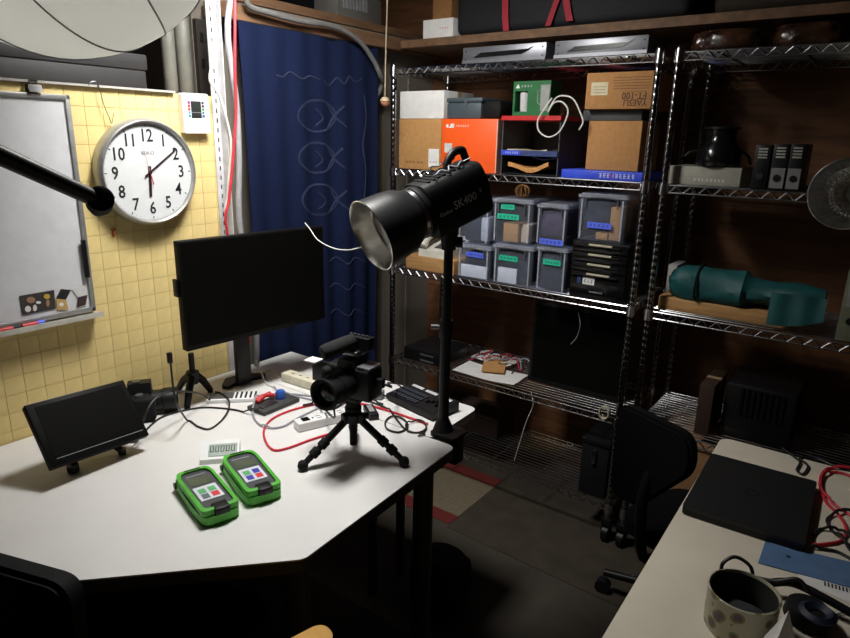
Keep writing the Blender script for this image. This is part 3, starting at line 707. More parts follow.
# teal cloth roll on the third shelf
R2S3 = 0.954
t, W, h = carton('wood_plank', 'long tan wooden plank under the teal cloth roll', 'plank', 657, 794, 306, 316, 2.25, R2S3, 0.14, WOOD, lid=False)
zpk = R2S3+h+0.001
x0, x1 = fx(672, 285, 2.24), fx(845, 300, 2.24)
t = thing('cloth_roll', 'rolled teal nylon cloth with a hanging end on the third shelf', 'cloth roll', T(x0-0.012, 2.30, zpk))
bm = B(); rings = []; L = x1-x0; n = 30; sg = 22
for i in range(n+1):
    u = i/n; rr_ = (0.070+0.004*math.sin(u*13)) if u < 0.52 else 0.050+0.005*math.sin(u*17)
    rr_ *= (0.72, 0.9, 1.0)[min(i, 2)]
    ring = []
    for k in range(sg):
        a = 2*math.pi*k/sg; q = rr_*(1+0.08*math.sin(3*a+u*7)+0.045*abs(math.sin(4*a-u*11))+0.03*math.sin(9*a+u*25))
        y_, z_ = q*math.cos(a)*1.0, q*math.sin(a)*0.85
        ring.append(bm.verts.new((L*u*0.92, y_, max(z_+0.05, 0.002))))
    rings.append(ring)
for a, b_ in zip(rings[:-1], rings[1:]):
    for k in range(sg):
        f = bm.faces.new((a[k], a[(k+1) % sg], b_[(k+1) % sg], b_[k])); f.smooth = True
bm.faces.new(rings[0][::-1]); bm.faces.new(rings[-1]); obj('roll', bm, TEAL, t)
bm = B(); nx, nz = 14, 10; gr = []
for s in (0, 1):
    gr.append([[bm.verts.new((L*(0.64+0.30*i/nx), -0.085-0.004*math.sin(i*0.9)-0.01*(j/nz)-s*0.002, 0.075-(0.104-0.035*(i/nx)**2)*(j/nz))) for j in range(nz+1)] for i in range(nx+1)])
for i in range(nx):
    for j in range(nz):
        for s in (0, 1):
            f = bm.faces.new((gr[s][i][j], gr[s][i+1][j], gr[s][i+1][j+1], gr[s][i][j+1])); f.smooth = True
for i in range(nx):
    for j in (0, nz): bm.faces.new((gr[0][i][j], gr[0][i+1][j], gr[1][i+1][j], gr[1][i][j]))
for j in range(nz):
    for i in (0, nx): bm.faces.new((gr[0][i][j], gr[0][i][j+1], gr[1][i][j+1], gr[1][i][j]))
obj('hanging_end', bm, TEAL, t)
obj('strap', tube(B(), [(L*0.18, 0.080*math.cos(q*math.pi/10), max(0.0048, 0.052+0.068*math.sin(q*math.pi/10))) for q in range(20)], 0.004, 6, closed=True), BLKM, t)
xq = fx(668, 282, 2.25)
t, W, h = carton('grey_case', 'pale grey case peeking out behind the teal cloth roll', 'case', 667, 676, 265, 290, 2.40, R2S3, 0.12, mat('pale_grey_case', (0.38, 0.38, 0.35), 0.6), lid=False)
obj('clasp', box(B(), -0.008, 0.008, -0.004, 0, h*0.5, h*0.7), DGREY, t)
t, W, h = carton('green_meter_box', 'olive grey instrument box at the far end of the third shelf', 'instrument', 842, 880, 272, 336, 2.22, R2S3, 0.18, mat('olive_grey', (0.16, 0.17, 0.12), 0.5), lid=False)
obj('panel', box(B(), -W*0.4, W*0.4, -0.002, 0, h*0.5, h*0.95), GREY, t); obj('knob', cyl(B(), (-W*0.2, -0.012, h*0.3), (-W*0.2, 0, h*0.3), 0.01), BLK, t)
# fourth shelf of rack 2: dark appliance and box
t = thing('dark_heater', 'dark ribbed appliance on the lower shelf behind the laptop', 'appliance', T(1.52, 2.30, S4+0.001))
obj('body', box(B(), -0.07, 0.15, 0, 0.22, 0, 0.20, bev=0.01), BLK, t)
for k in range(8): obj('rib', box(B(), -0.02+0.018*k, -0.012+0.018*k, -0.006, 0.0, 0.09, 0.19), BLKG, t)
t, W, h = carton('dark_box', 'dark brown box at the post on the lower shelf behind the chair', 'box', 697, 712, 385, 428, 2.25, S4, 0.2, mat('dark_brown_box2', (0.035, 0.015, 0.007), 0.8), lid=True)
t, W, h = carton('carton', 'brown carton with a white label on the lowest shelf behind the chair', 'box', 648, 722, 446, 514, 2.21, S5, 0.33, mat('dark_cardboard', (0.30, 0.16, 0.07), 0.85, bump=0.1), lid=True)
obj('label_sticker', box(B(), -W*0.34, -W*0.14, -0.001, 0, h*0.14, h*0.28), PAPER, t); strokes(t, -W*0.32, -W*0.16, h*0.22, 0.012, -0.001, 5)

# ------------------------------------------------------------------ loft things
NAVYBLK = mat('black_bag_nylon', (0.006, 0.007, 0.010), 0.75, bump=0.2, scale=80)
xa, xb = fx(455, 25, 2.32), fx(690, 10, 2.32)
t = thing('duffel_bag', 'long black bag with red straps lying on the loft shelf', 'bag', T(xa, 2.32, 1.9165))
Lb = xb-xa; obj('body', box(B(), 0, Lb, 0, 0.30, 0, 0.26, bev=0.03, seg=3), NAVYBLK, t)
RS = mat('red_webbing', (0.36, 0.012, 0.03), 0.7, bump=0.2, scale=150)
def strap_px(pts, wd=0.026):
    bm = B(); a = []
    for (x, y) in pts:
        q = hy(x, y, 2.312)-V((xa, 2.32, 1.9165)); a.append(q)
    prev = None
    for q in a:
        cur = [bm.verts.new(q+V((dx, dy, 0))) for dx, dy in ((-wd/2, 0), (wd/2, 0), (wd/2, -0.004), (-wd/2, -0.004))]
        if prev:
            for k in range(4): bm.faces.new((prev[k], prev[(k+1) % 4], cur[(k+1) % 4], cur[k]))
        else: bm.faces.new(cur)
        prev = cur
    bm.faces.new(prev); return bm
obj('strap', strap_px([(506.5, 31), (505.5, 15), (506, -8), (507, -60)]), RS, t)
obj('strap', strap_px([(548, 26), (551, 18), (560, -8), (566, -60)], 0.022), RS, t)
obj('strap', strap_px([(570, 21), (568, 10), (565, -10), (562, -60)], 0.026), RS, t)
tag(obj('camera_bag', box(B(), 0, 0.7, 0, 0.3, 0, 0.2, bev=0.03, seg=3), mat('brown_black_bag', (0.03, 0.02, 0.012), 0.8), M=T(xb+0.06, 2.35, 1.9165)), 'dark brown soft bag on the loft shelf beside the black bag', 'bag')
t, W, h = carton('white_box', 'small white box with red print on the loft shelf', 'box', 423, 453, 19, 35, 2.315, 1.9155, 0.16, PAPER, lid=False)
strokes(t, W*0.05, W*0.36, h*0.5, 0.006, 0.0, 4, RED)
t, W, h = carton('loft_carton', 'brown carton behind the small white box on the loft shelf', 'box', 433, 452, -20, 18, 2.50, 1.9155, 0.12, CARD)
p = hx(378, 24, -0.10)
t = thing('grey_unit', 'grey ribbed electrical unit mounted above the blue curtain', 'electrical unit', T(-0.24, p.y, 1.986))
obj('body', box(B(), -0.08, 0.06, -0.16, 0.12, 0, 0.11, bev=0.006), mat('grey_unit_metal', (0.15, 0.145, 0.135), 0.6), t)
for k in range(8): obj('rib', box(B(), 0.06, 0.066, -0.13+0.02*k, -0.12+0.02*k, 0.045, 0.10), GREY, t)
# loft over the yellow wall
t = thing('storage_case', 'long dark grey case lying on the loft above the yellow wall', 'case', T(-0.12, 0.62, 1.6385))
CG = mat('dark_grey_case', (0.022, 0.022, 0.023), 0.6)
obj('body', box(B(), -0.3, 0.05, -0.75, 0.52, 0, 0.055, bev=0.004), CG, t); obj('lid', box(B(), -0.305, 0.055, -0.755, 0.525, 0.055, 0.10, bev=0.006), CG, t)
t = thing('green_chest', 'dark green chest on the loft beside the pale rolls', 'chest', T(-0.45, 0.85, 1.746))
obj('body', box(B(), -0.2, 0.16, -0.7, 0.12, 0, 0.30, bev=0.01), mat('dark_green', (0.012, 0.028, 0.026), 0.5), t); obj('lid', box(B(), -0.205, 0.165, -0.705, 0.125, 0.22, 0.34, bev=0.01), mat('dark_green', (0.012, 0.028, 0.026), 0.5), t)
tag(obj('storage_case', box(B(), -0.5, -0.312, -0.05, 0.3, 0.0, 0.10), CG, M=T(-0.12, 0.82, 1.6385)), 'low dark case under the pale rolls on the loft', 'case')
PR = mat('pale_roll', (0.14, 0.14, 0.12), 0.5)
for k, (px, lab) in enumerate(((168, 'pale upright foam roll beside the dark green chest on the loft'), (183, 'wide pale upright foam roll beside the slotted board on the loft'))):
    p = hx(px, 45, -0.125); r_ = 0.021+0.004*k
    o = obj('foam_roll', lathe(B(), [(0, 0), (r_*0.8, 0), (r_, 0.02), (r_, 0.31), (r_*0.8, 0.33), (r_*0.35, 0.332), (r_*0.3, 0.32), (0, 0.32)], seg=24), PR, M=T(p.x, p.y, 1.6305)); tag(o, lab, 'foam roll')
p0, p1 = hx(194, 40, -0.10), hx(213, 40, -0.10)
t = thing('slotted_board', 'dark brown slotted board standing on the loft next to the white post', 'board', T(-0.1005, max(p0.y, 1.347), 1.631))
obj('board', box(B(), -0.018, 0, 0, 0.085, 0, 0.24), mat('dark_brown_board', (0.03, 0.024, 0.02), 0.8), t)
for (a, bz) in ((0.012, 0.17), (0.036, 0.17), (0.012, 0.09), (0.036, 0.09)): obj('slot', box(B(), -0.001, 0.0015, a, a+0.012, bz, bz+0.03), BLKM, t)

# ------------------------------------------------------------------ white slotted post and cables
POSTW = mat('white_post_paint', (0.58, 0.58, 0.60), 0.45)
t = thing('slotted_post', 'white slotted angle post at the end of the yellow wall', 'post', T(0.0, 1.342, 0))
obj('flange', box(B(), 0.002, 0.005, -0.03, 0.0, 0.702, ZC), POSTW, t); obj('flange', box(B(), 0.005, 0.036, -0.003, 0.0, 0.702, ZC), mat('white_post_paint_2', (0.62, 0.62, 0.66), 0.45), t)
hole = None
for k in range(42):
    z = 1.16+0.03*k
    if hole is None: o = obj('slot_hole', box(B(), 0.0049, 0.0056, -0.017, -0.013, 0, 0.014), INK, t); hole = o.data
    else: o = bpy.data.objects.new('slot_hole', hole); COL.objects.link(o); o.parent = t
    o.location = (0, 0, z)
def px_path(pts, X): return [hx(a, b_, X) for a, b_ in pts]
cable('thick grey conduit running down beside the white slotted post', [V((0.05, 1.45, 1.99)), V((0.05, 1.40, 1.985))]+px_path([(229, 10), (228, 40), (232, 70), (237, 110), (239, 160), (240, 228)], 0.05)+[V((0.04, 1.41, 0.95)), V((0.03, 1.41, 0.702))], 0.010, mat('grey_conduit', (0.36, 0.36, 0.38), 0.5), 6, seg=10, name='conduit', cat='conduit')
cable('grey conduit along the wood beam above the blue curtain', [V((0.02, 1.49, 2.02)), hx(247, 3, 0.0), hx(270, 13, 0.0), hx(300, 21, 0.0), hx(335, 27, 0.0), hx(358, 40, 0.005), hx(372, 58, 0.008), hx(380, 75, 0.01), hx(381, 88, -0.03), V((-0.10, 2.12, 1.55))], 0.010, mat('dark_grey_conduit', (0.15, 0.148, 0.142), 0.6), 6, seg=10, name='conduit', cat='conduit')  # darker grey than the conduit beside the post
cable('red cable running down beside the white slotted post', px_path([(235, -20), (235, 30), (235, 70), (236, 110), (233, 160), (229, 200), (227, 232)], 0.066)+[V((0.05, 1.37, 0.8))], 0.0045, REDC, 6)
cable('white cable looping in front of the white slotted post', px_path([(214, -10), (214, 30), (213, 60), (210, 80), (220, 97), (229, 130), (231, 150), (228, 190), (227, 232)], 0.045)+[V((0.04, 1.35, 0.75))], 0.0042, WHC, 6)
# ------------------------------------------------------------------ curtain
CURT = mat('navy_curtain_cloth', (0.0085, 0.0142, 0.045), 0.9, var=0.08, scale=150, bump=0.15, spec=0.08)
t = thing('curtain', 'deep blue hanging curtain with faint fish pictures next to the rack', 'curtain', T(0, 1.44, 0))
ny, nzc = 90, 24; y0c, y1c = hx(244, 60, 0.0).y, hx(382, 60, 0.0).y; ztop, zbot = 1.872, 0.42
def curt(u, v):
    A = 0.013*(0.35+0.65*v)
    return V((-0.022+A*math.sin(u*38)*0.7+A*0.5*math.sin(u*17+1.1)+0.004*math.sin(v*5+u*6), (y0c-1.44)+(y1c-y0c)*u*(1-0.02*v)+0.02*v*(1-u), ztop+(zbot-ztop)*v))
bm = B(); gr = [[bm.verts.new(curt(i/ny, j/nzc)) for j in range(nzc+1)] for i in range(ny+1)]
gb = [[bm.verts.new(curt(i/ny, j/nzc)+V((-0.002, 0, 0))) for j in range(nzc+1)] for i in range(ny+1)]
for i in range(ny):
    for j in range(nzc):
        for q in (gr, gb):
            f = bm.faces.new((q[i][j], q[i+1][j], q[i+1][j+1], q[i][j+1])); f.smooth = True
for j in range(nzc):
    for i in (0, ny): bm.faces.new((gr[i][j], gr[i][j+1], gb[i][j+1], gb[i][j]))
for i in range(ny):
    for j in (0, nzc): bm.faces.new((gr[i][j], gr[i+1][j], gb[i+1][j], gb[i][j]))
obj('cloth', bm, CURT, t)
PALEINK = mat('faded_print', (0.030, 0.038, 0.078), 0.9, spec=0.08)
def on_curt(px, py):
    p = hx(px, py, -0.012); u = (p.y-y0c)/(y1c-y0c); v = (p.z-ztop)/(zbot-ztop)
    return curt(u, v)+V((-0.0045, 0, 0))
def curt_line(pts, closed=False, n=5, wd=0.007):
    pp = spline([V((a, b_, 0)) for a, b_ in pts], n, closed)
    return tube(B(), [on_curt(q.x, q.y) for q in pp], wd, 5, closed=closed)
for (cx, cy, s) in ((322, 116, 1.0), (322, 158, 0.95), (325, 200, 0.95)):
    el = [(cx-3+20*s*math.cos(a*math.pi/8), cy+16*s*math.sin(a*math.pi/8)) for a in range(16)]
    fp = obj('fish_print', curt_line(el, True), PALEINK, t, label='faint fish outline')
    obj('fish_fin', curt_line([(cx+8*s, cy-13*s), (cx+16*s, cy), (cx+26*s, cy+11*s)]), PALEINK, fp)
    obj('fish_fin', curt_line([(cx+8*s, cy+13*s), (cx+16*s, cy), (cx+24*s, cy-10*s)]), PALEINK, fp)
    obj('fish_fin', curt_line([(cx-4*s, cy-8*s), (cx+3*s, cy+2*s), (cx-4*s, cy+10*s)]), PALEINK, fp)
    obj('fish_eye', curt_line([(cx-10*s+2*math.cos(a), cy+1+2*math.sin(a)) for a in (0, 1.57, 3.14, 4.71)], True, 3, 0.002), PALEINK, fp)
obj('wave_print', curt_line([(277, 75), (285, 77), (292, 72), (302, 79), (312, 76), (322, 80)]), PALEINK, t)
obj('wave_print', curt_line([(326, 80), (332, 86), (340, 78), (346, 84), (352, 76), (358, 82), (364, 79)]), PALEINK, t)
obj('wave_print', curt_line([(366, 95), (368, 120), (364, 145), (367, 170), (365, 200)]), PALEINK, t)
for k in range(3): obj('wave_print', curt_line([(332, 262+26*k), (340, 258+26*k), (348, 264+26*k), (357, 258+26*k), (366, 262+26*k)]), PALEINK, t)
obj('curtain_rod', cyl(B(), (-0.03, y0c-1.44-0.05, ztop), (-0.03, y1c-1.44+0.03, ztop), 0.006), BLKM, t)
# pull cord with knob
t = thing('pull_cord', 'beige pull cord with a round wooden knob hanging before the rack post', 'pull cord', T(0.12, 2.04, 1.6))
kz = hx(385, 102, 0.12); topz = ZC-1.6
obj('cord', tube(B(), spline([(0.0, kz.y-2.04, kz.z-1.6+0.015), (0.0, kz.y-2.04+0.004, kz.z-1.6+0.2), (0.0, kz.y-2.04+0.012, kz.z-1.6+0.4), (0, kz.y-2.04+0.01, topz)], 6), 0.0026, 6), mat('beige_cord', (0.38, 0.32, 0.22), 0.8), t)
obj('knob', lathe(B(), [(0, -0.018), (0.010, -0.015), (0.0165, -0.006), (0.0175, 0.002)], T(0, kz.y-2.04, kz.z-1.6), 16), mat('copper_knob', (0.50, 0.22, 0.12), 0.35), t)
obj('knob_cap', lathe(B(), [(0.0180, 0.002), (0.0175, 0.009), (0.011, 0.017), (0.0, 0.02)], T(0, kz.y-2.04, kz.z-1.6), 16), mat('pale_wood_knob', (0.55, 0.42, 0.26), 0.5), t)
obj('knob_band', lathe(B(), [(0.0178, 0.0), (0.0186, 0.0015), (0.0178, 0.003)], T(0, kz.y-2.04, kz.z-1.6), 16), BROWNINK, t)

# ------------------------------------------------------------------ wall clock
WALLF = frame(V((0, 0, 0)), V((0, 1, 0)), V((0, 0, 1)), V((1, 0, 0)))     # local x -> +Y, y -> up, z -> out of the left wall
cc = hx(149.6, 172.4, 0.033)
pA = hx(104, 174, 0.03); pB = hx(193, 166, 0.03); CR = 0.153
t = thing('wall_clock', 'round silver rimmed wall clock with black numerals hanging on the yellow wall', 'clock', T(0.0005, cc.y, cc.z) @ WALLF)
obj('rim', lathe(B(), [(CR-0.006, 0.002), (CR, 0.004), (CR+0.001, 0.028), (CR-0.004, 0.042), (CR-0.008, 0.045), (CR-0.013, 0.042), (CR-0.0155, 0.034)], seg=64), SILVERP, t)
obj('dial', lathe(B(), [(0, 0.032), (CR-0.014, 0.032), (CR-0.014, 0.02), (0, 0.02)], seg=64), mat('dial_white', (0.66, 0.675, 0.69), 0.9, var=0.01, spec=0.1), t)
obj('case_back', lathe(B(), [(0, 0.001), (CR-0.012, 0.001), (CR-0.012, 0.02), (0, 0.02)], seg=48), GREY, t)
for hnum in range(1, 13):
    a = math.radians(90-30*hnum); r_ = 0.104
    text(str(hnum), 0.050, T(r_*math.cos(a), r_*math.sin(a)-0.001, 0.0326), INK, t, 'numeral', sx=0.84, bold=0.0006)
mk = None
for k in range(60):
    a = -math.radians(6*k); big = k % 5 == 0
    if big: obj('minute_mark', box(B(), -0.0013, 0.0013, 0.128, 0.135, 0.0322, 0.0328, RZ(-6*k)), INK, t)
    else:
        if mk is None: o = obj('minute_mark', box(B(), -0.0004, 0.0004, 0.131, 0.1345, 0.0322, 0.0326), GREY, t); mk = o.data
        else: o = bpy.data.objects.new('minute_mark', mk); COL.objects.link(o); o.parent = t
        o.matrix_local = RZ(-6*k)
text('SEIKO', 0.014, T(0, 0.055, 0.0326), mat('grey_ink', (0.30, 0.30, 0.30), 0.6), t, 'lettering', sx=1.1)
obj('hour_hand', prism(B(), [(-0.0045, -0.018), (0.0045, -0.018), (0.004, 0.070), (-0.004, 0.070)], 0.0335, 0.0345, RZ(-183)), mat('hand_dark', (0.03, 0.012, 0.015), 0.4), t)
obj('minute_hand', prism(B(), [(-0.0030, -0.02), (0.0030, -0.02), (0.0016, 0.112), (-0.0016, 0.112)], 0.0352, 0.036, RZ(-54)), mat('hand_dark', (0.03, 0.012, 0.015), 0.4), t)
obj('second_hand', prism(B(), [(-0.0006, 0.0), (0.0006, 0.0), (0.0004, 0.10), (-0.0004, 0.10)], 0.0365, 0.037, RZ(12)), mat('pale_red', (0.55, 0.30, 0.28), 0.5), t)
obj('second_hand_tail', prism(B(), [(-0.0018, -0.036), (0.0018, -0.036), (0.0008, 0.0), (-0.0008, 0.0)], 0.0365, 0.037, RZ(12)), RED, t)
obj('hub', cyl(B(), (0, 0, 0.0335), (0, 0, 0.0385), 0.005), mat('hand_dark', (0.03, 0.012, 0.015), 0.4), t)
# thermometer card
p = hx(196, 113.5, 0.02); Wd, Hd = 0.093, 0.118
t = thing('weather_station', 'small white wall thermometer with dark display and coloured scales', 'thermometer', T(0.001, p.y, p.z) @ WALLF @ RZ(1))
obj('case', prism(B(), rrect(-Wd/2, Wd/2, -Hd/2, Hd/2, 0.008), 0, 0.022), WHITE, t)
obj('display', box(B(), -0.018, 0.018, -0.014, 0.036, 0.022, 0.0226), mat('lcd_dark', (0.025, 0.03, 0.028), 0.3), t)
obj('display_divider', box(B(), -0.018, 0.018, 0.002, 0.0035, 0.0226, 0.023), GREY, t)
cols = [(0.25, 0.02, 0.2), (0.5, 0.02, 0.05), (0.5, 0.05, 0.02), (0.1, 0.3, 0.5), (0.05, 0.25, 0.3)]; cols2 = [(0.06, 0.03, 0.12), (0.06, 0.02, 0.06), (0.05, 0.3, 0.05), (0.05, 0.2, 0.3), (0.03, 0.06, 0.25)]
for k in range(5):
    for s, cl in ((-1, cols), (1, cols2)):
        obj('scale_mark', box(B(), s*0.0245-0.0042, s*0.0245+0.0042, 0.0275-0.0098*k, 0.0355-0.0098*k, 0.022, 0.0225), mat('scale_%d_%d' % (k, s), cl[k], 0.5), t)
# ------------------------------------------------------------------ whiteboard
yR, zT, zB = 0.864, 1.606, 1.019; yL = -0.04
t = thing('whiteboard', 'large whiteboard with grey frame hanging on the yellow wall', 'whiteboard', T(0.0005, 0, 0) @ WALLF)
obj('surface', box(B(), yL+0.012, yR-0.012, zB+0.012, zT-0.012, 0.002, 0.012), mat('whiteboard_enamel', (0.72, 0.73, 0.76), 0.3, var=0.02), t)
FR = mat('grey_frame', (0.34, 0.34, 0.34), 0.4, 0.5)
obj('frame_rail', box(B(), yL, yR, zT-0.013, zT, 0.0, 0.018, bev=0.002), FR, t); obj('frame_rail', box(B(), yR-0.013, yR, zB, zT, 0.0, 0.018, bev=0.002), FR, t)
obj('frame_rail', box(B(), yL, yR, zB, zB+0.013, 0.0, 0.018, bev=0.002), FR, t); obj('frame_rail', box(B(), yL, yL+0.013, zB, zT, 0.0, 0.018, bev=0.002), FR, t)
tr = B(); box(tr, 0.2, yR+0.006, zB-0.012, zB-0.006, 0.0, 0.045); box(tr, 0.2, yR+0.006, zB-0.012, zB+0.002, 0.042, 0.046)
obj('pen_tray', tr, mat('cream_tray', (0.55, 0.53, 0.47), 0.45), t)
obj('edge_strip', box(B(), yR-0.020, yR-0.009, 1.12, 1.225, 0.018, 0.024), BLK, t)
def magnet(label, quad, material, extra=None, name='magnet', cat='magnet'):
    pts = [hx(a, b_, 0.0145) for a, b_ in quad]; o = pts[0]
    m_ = thing(name, label, cat, T(0.0135, o.y, o.z) @ WALLF)
    obj('plate', prism(B(), [(q.y-o.y, q.z-o.z) for q in pts], 0, 0.0015), material, m_)
    if extra:
        for (nm, qd, mm) in extra:
            pp = [hx(a, b_, 0.0155) for a, b_ in qd]
            obj(nm, prism(B(), [(q.y-o.y, q.z-o.z) for q in pp], 0.0015, 0.0019), mm, m_)
    return m_
def elq(cx, cy, rx, ry, n=12): return [(cx+rx*math.cos(2*math.pi*k/n), cy+ry*math.sin(2*math.pi*k/n)) for k in range(n)]
TANP = mat('tan_print', (0.38, 0.22, 0.13), 0.6); YELP = mat('yellow_print', (0.6, 0.42, 0.05), 0.6)
magnet('dark rectangular picture magnet low on the whiteboard', [(19.5, 296), (54, 290), (55.7, 308.5), (22.5, 315)], mat('dark_print', (0.045, 0.038, 0.035), 0.5),
       [('print_patch', elq(31, 300, 4.5, 3.2), TANP), ('print_patch', elq(47, 296.5, 3.2, 2.5), YELP), ('print_patch', elq(28, 309, 3.0, 3.2), PAPER), ('print_patch', elq(35, 308, 2.0, 3.4), PAPER), ('print_patch', elq(38.5, 302.5, 2.6, 1.4), PAPER), ('print_patch', elq(48, 303, 1.8, 3.6), TANP)])
magnet('folded black and tan box shaped magnet on the whiteboard', [(56, 298.5), (61, 289), (71, 290), (66, 299.5), (68.5, 310), (57, 310)], mat('tan_magnet', (0.55, 0.36, 0.13), 0.6),
       [('black_top', [(56, 298.5), (61, 289), (71, 290), (66, 299.5)], INK), ('print_patch', elq(61.5, 304.5, 2.2, 2.0), PAPER)])
magnet('white and black box shaped magnet beside the whiteboard frame', [(71.5, 289), (85, 285.5), (87.5, 294.5), (85.8, 305.3), (77, 307.8), (78, 297.4)], mat('white_magnet', (0.66, 0.66, 0.66), 0.5),
       [('black_side', [(78, 297.4), (87.5, 294.8), (85.8, 304.8), (77, 307.5)], mat('dark_side', (0.05, 0.03, 0.03), 0.6))])
def marker(label, pa, pb, material, capm):
    a, b_ = V(pa), V(pb); d = (b_-a); o = thing('marker_pen', label, 'marker', T(*a), 'marker pens on the whiteboard tray')
    obj('barrel', cyl(B(), (0, 0, 0), d*0.68, 0.0065, seg=12), material, o); obj('cap', cyl(B(), d*0.69, d, 0.007, seg=12), capm, o)
pm = hx(20, 325.5, 0.03)
marker('red whiteboard marker with blue cap on the whiteboard tray', (0.031, hx(22, 325, 0.031).y, zB+0.0015), (0.031, hx(44, 320, 0.031).y, zB+0.0015), RED, LBLUE)
marker('red whiteboard marker with black cap on the whiteboard tray', (0.031, hx(-1, 330, 0.031).y, zB+0.0015), (0.031, hx(19.5, 326, 0.031).y, zB+0.0015), RED, BLK)
# clip and wire on top of the board
p = hx(33.5, 88, 0.012)
t = thing('binder_clip', 'black binder clip holding the whiteboard top rail', 'clip', T(0.0, p.y, zT) @ WALLF)
obj('jaw', prism(B(), [(0.0012, 0.002), (0.026, 0.002), (0.020, 0.020), (0.006, 0.020)], -0.016, 0.016, frame(V((0, 0.0, 0)), V((0, 0, 1)), V((0, 1, 0)), V((1, 0, 0)))), BLKG, t)
obj('wire_arm', tube(B(), [(-0.008, 0.018, 0.013), (-0.010, 0.03, 0.014), (0.010, 0.03, 0.014), (0.008, 0.018, 0.013)], 0.0012, 6), CHROME, t)
cable('thin wire hook hanging over the wall rail beside the clock', px_path([(89, 85), (91, 82), (96, 82), (99, 87), (104, 105), (109.5, 118), (112, 123.5), (113.5, 113)], 0.0145), 0.0012, DCHROME, 5, name='wire_hook', cat='wire hook')
p = hx(113, 232, 0.002)
t = thing('wall_hook', 'small orange hook stuck on the yellow wall under the clock', 'hook', T(0.0006, p.y, p.z) @ WALLF)
obj('stem', box(B(), -0.002, 0.002, -0.014, 0.006, 0, 0.006), mat('orange_hook', (0.45, 0.09, 0.01), 0.5), t); obj('head', box(B(), -0.006, 0.008, 0.004, 0.010, 0, 0.008, bev=0.002), mat('orange_hook', (0.45, 0.09, 0.01), 0.5), t)

# ------------------------------------------------------------------ big monitor
TL = hx(178, 242, 0.215); TR = hx(323, 224, 0.262); BL = hx(184, 354, 0.222)
xd = (TR-TL); xd.z = 0; Wm = xd.length; xd.normalize(); nrm = xd.cross(V((0, 0, 1)))
if nrm.x < 0: nrm = -nrm
Hm = TL.z-BL.z
t = thing('computer_monitor', 'large black computer monitor on a V-foot stand before the blue curtain', 'monitor', frame(V((TL.x, TL.y, BL.z)), xd, V((0, 0, 1)), nrm))
obj('housing', box(B(), 0, Wm, 0, Hm, -0.03, 0.0, bev=0.003), BLKX, t)
obj('screen', box(B(), 0.006, Wm-0.006, 0.016, Hm-0.006, 0.0, 0.0012), SCREEN, t)
obj('back_bulge', box(B(), Wm*0.2, Wm*0.8, Hm*0.15, Hm*0.75, -0.088, -0.03, bev=0.01), BLK, t)
obj('side_hinge', box(B(), -0.008, 0.002, Hm*0.50, Hm*0.66, -0.04, -0.016, bev=0.003), BLK, t)
bh = BL.z-0.7005
u0 = 0.46*Wm
obj('stand_neck', box(B(), u0-0.026, u0+0.026, -bh+0.004, Hm*0.3, -0.105, -0.085, bev=0.003), BLK, t)
obj('stand_foot', prism(B(), roundpoly([(u0-0.03, 0.06), (u0-0.075, 0.01), (u0-0.065, -0.012), (u0, 0.012), (u0+0.085, -0.012), (u0+0.095, 0.01), (u0+0.03, 0.06)], 0.007, 3), 0.0, 0.012, frame(V((0, -bh, -0.10)), V((1, 0, 0)), V((0, 0, -1)), V((0, 1, 0)))), BLK, t)
# tripod style stand in front of the monitor
p = hz(190, 405); t = thing('tabletop_tripod', 'small black tabletop tripod under the large monitor', 'tripod', T(0.125, 1.085, 0.7))
hub_z = 0.098
lathe_b = lathe(B(), [(0, 0.055), (0.016, 0.055), (0.02, 0.07), (0.02, 0.095), (0.009, 0.10), (0.009, 0.155), (0, 0.155)], seg=16); obj('hub', lathe_b, BLK, t)
for (dx, dy) in ((0.045, -0.056), (-0.095, 0.005), (-0.01, 0.066)):
    lg = obj('leg', tube(B(), [(dx*0.12, dy*0.12, 0.082), (dx*0.6, dy*0.6, 0.05), (dx, dy, 0.0085)], [0.013, 0.012, 0.010], 10), BLK, t); obj('foot', lathe(B(), [(0, 0), (0.009, 0), (0.009, 0.012), (0, 0.016)], T(dx, dy, 0.0005), 10), BLKM, lg)
obj('highlight_rail', tube(B(), [(0.006, -0.002, 0.09), (0.022, -0.034, 0.056)], 0.004, 8), CHROME, t)

# ------------------------------------------------------------------ small field monitor
TL, TR = hd(29, 404.5, 1.52), hd(129, 378.5, 1.72); BL, BR = hd(47, 470, 1.472), hd(144, 436, 1.672)
xd = ((TR-TL)+(BR-BL)).normalized(); yd = ((TL-BL)+(TR-BR)); yd = (yd-xd*yd.dot(xd)).normalized(); zd = xd.cross(yd)
ctr = (TL+TR+BL+BR)/4; Ws = ((TR-TL).length+(BR-BL).length)/2; Hs = ((TL-BL).length+(TR-BR).length)/2
MF = frame(ctr, xd, yd, zd)
t = thing('field_monitor', 'small black monitor tilted back on a bracket stand on the corner desk', 'monitor', MF)
obj('housing', box(B(), -Ws/2, Ws/2, -Hs/2, Hs/2, -0.022, 0, bev=0.003), BLKX, t)
obj('screen', box(B(), -Ws/2+0.018, Ws/2-0.012, -Hs/2+0.022, Hs/2-0.012, 0, 0.001), SCREEN, t)
obj('trim_line', box(B(), -Ws/2+0.018, Ws/2-0.012, -Hs/2+0.0175, -Hs/2+0.019, 0, 0.0012), GREY, t)
obj('top_edge', box(B(), -Ws/2+0.002, Ws/2*0.1, Hs/2-0.001, Hs/2+0.0008, -0.02, -0.004), ALU, t)
inv = MF.inverted()
fA, fB_ = hz(73, 468, 0.709), hz(122, 451, 0.709); back = hz(100, 440, 0.709)
bm = tube(B(), [inv @ q for q in spline([fA, fA+V((-0.03, 0.03, 0.030)), (fA+fB_)/2+V((-0.05, 0, 0.036)), fB_+V((-0.03, -0.02, 0.024)), fB_], 6)], 0.0085, 10); obj('bracket', bm, BLK, t)
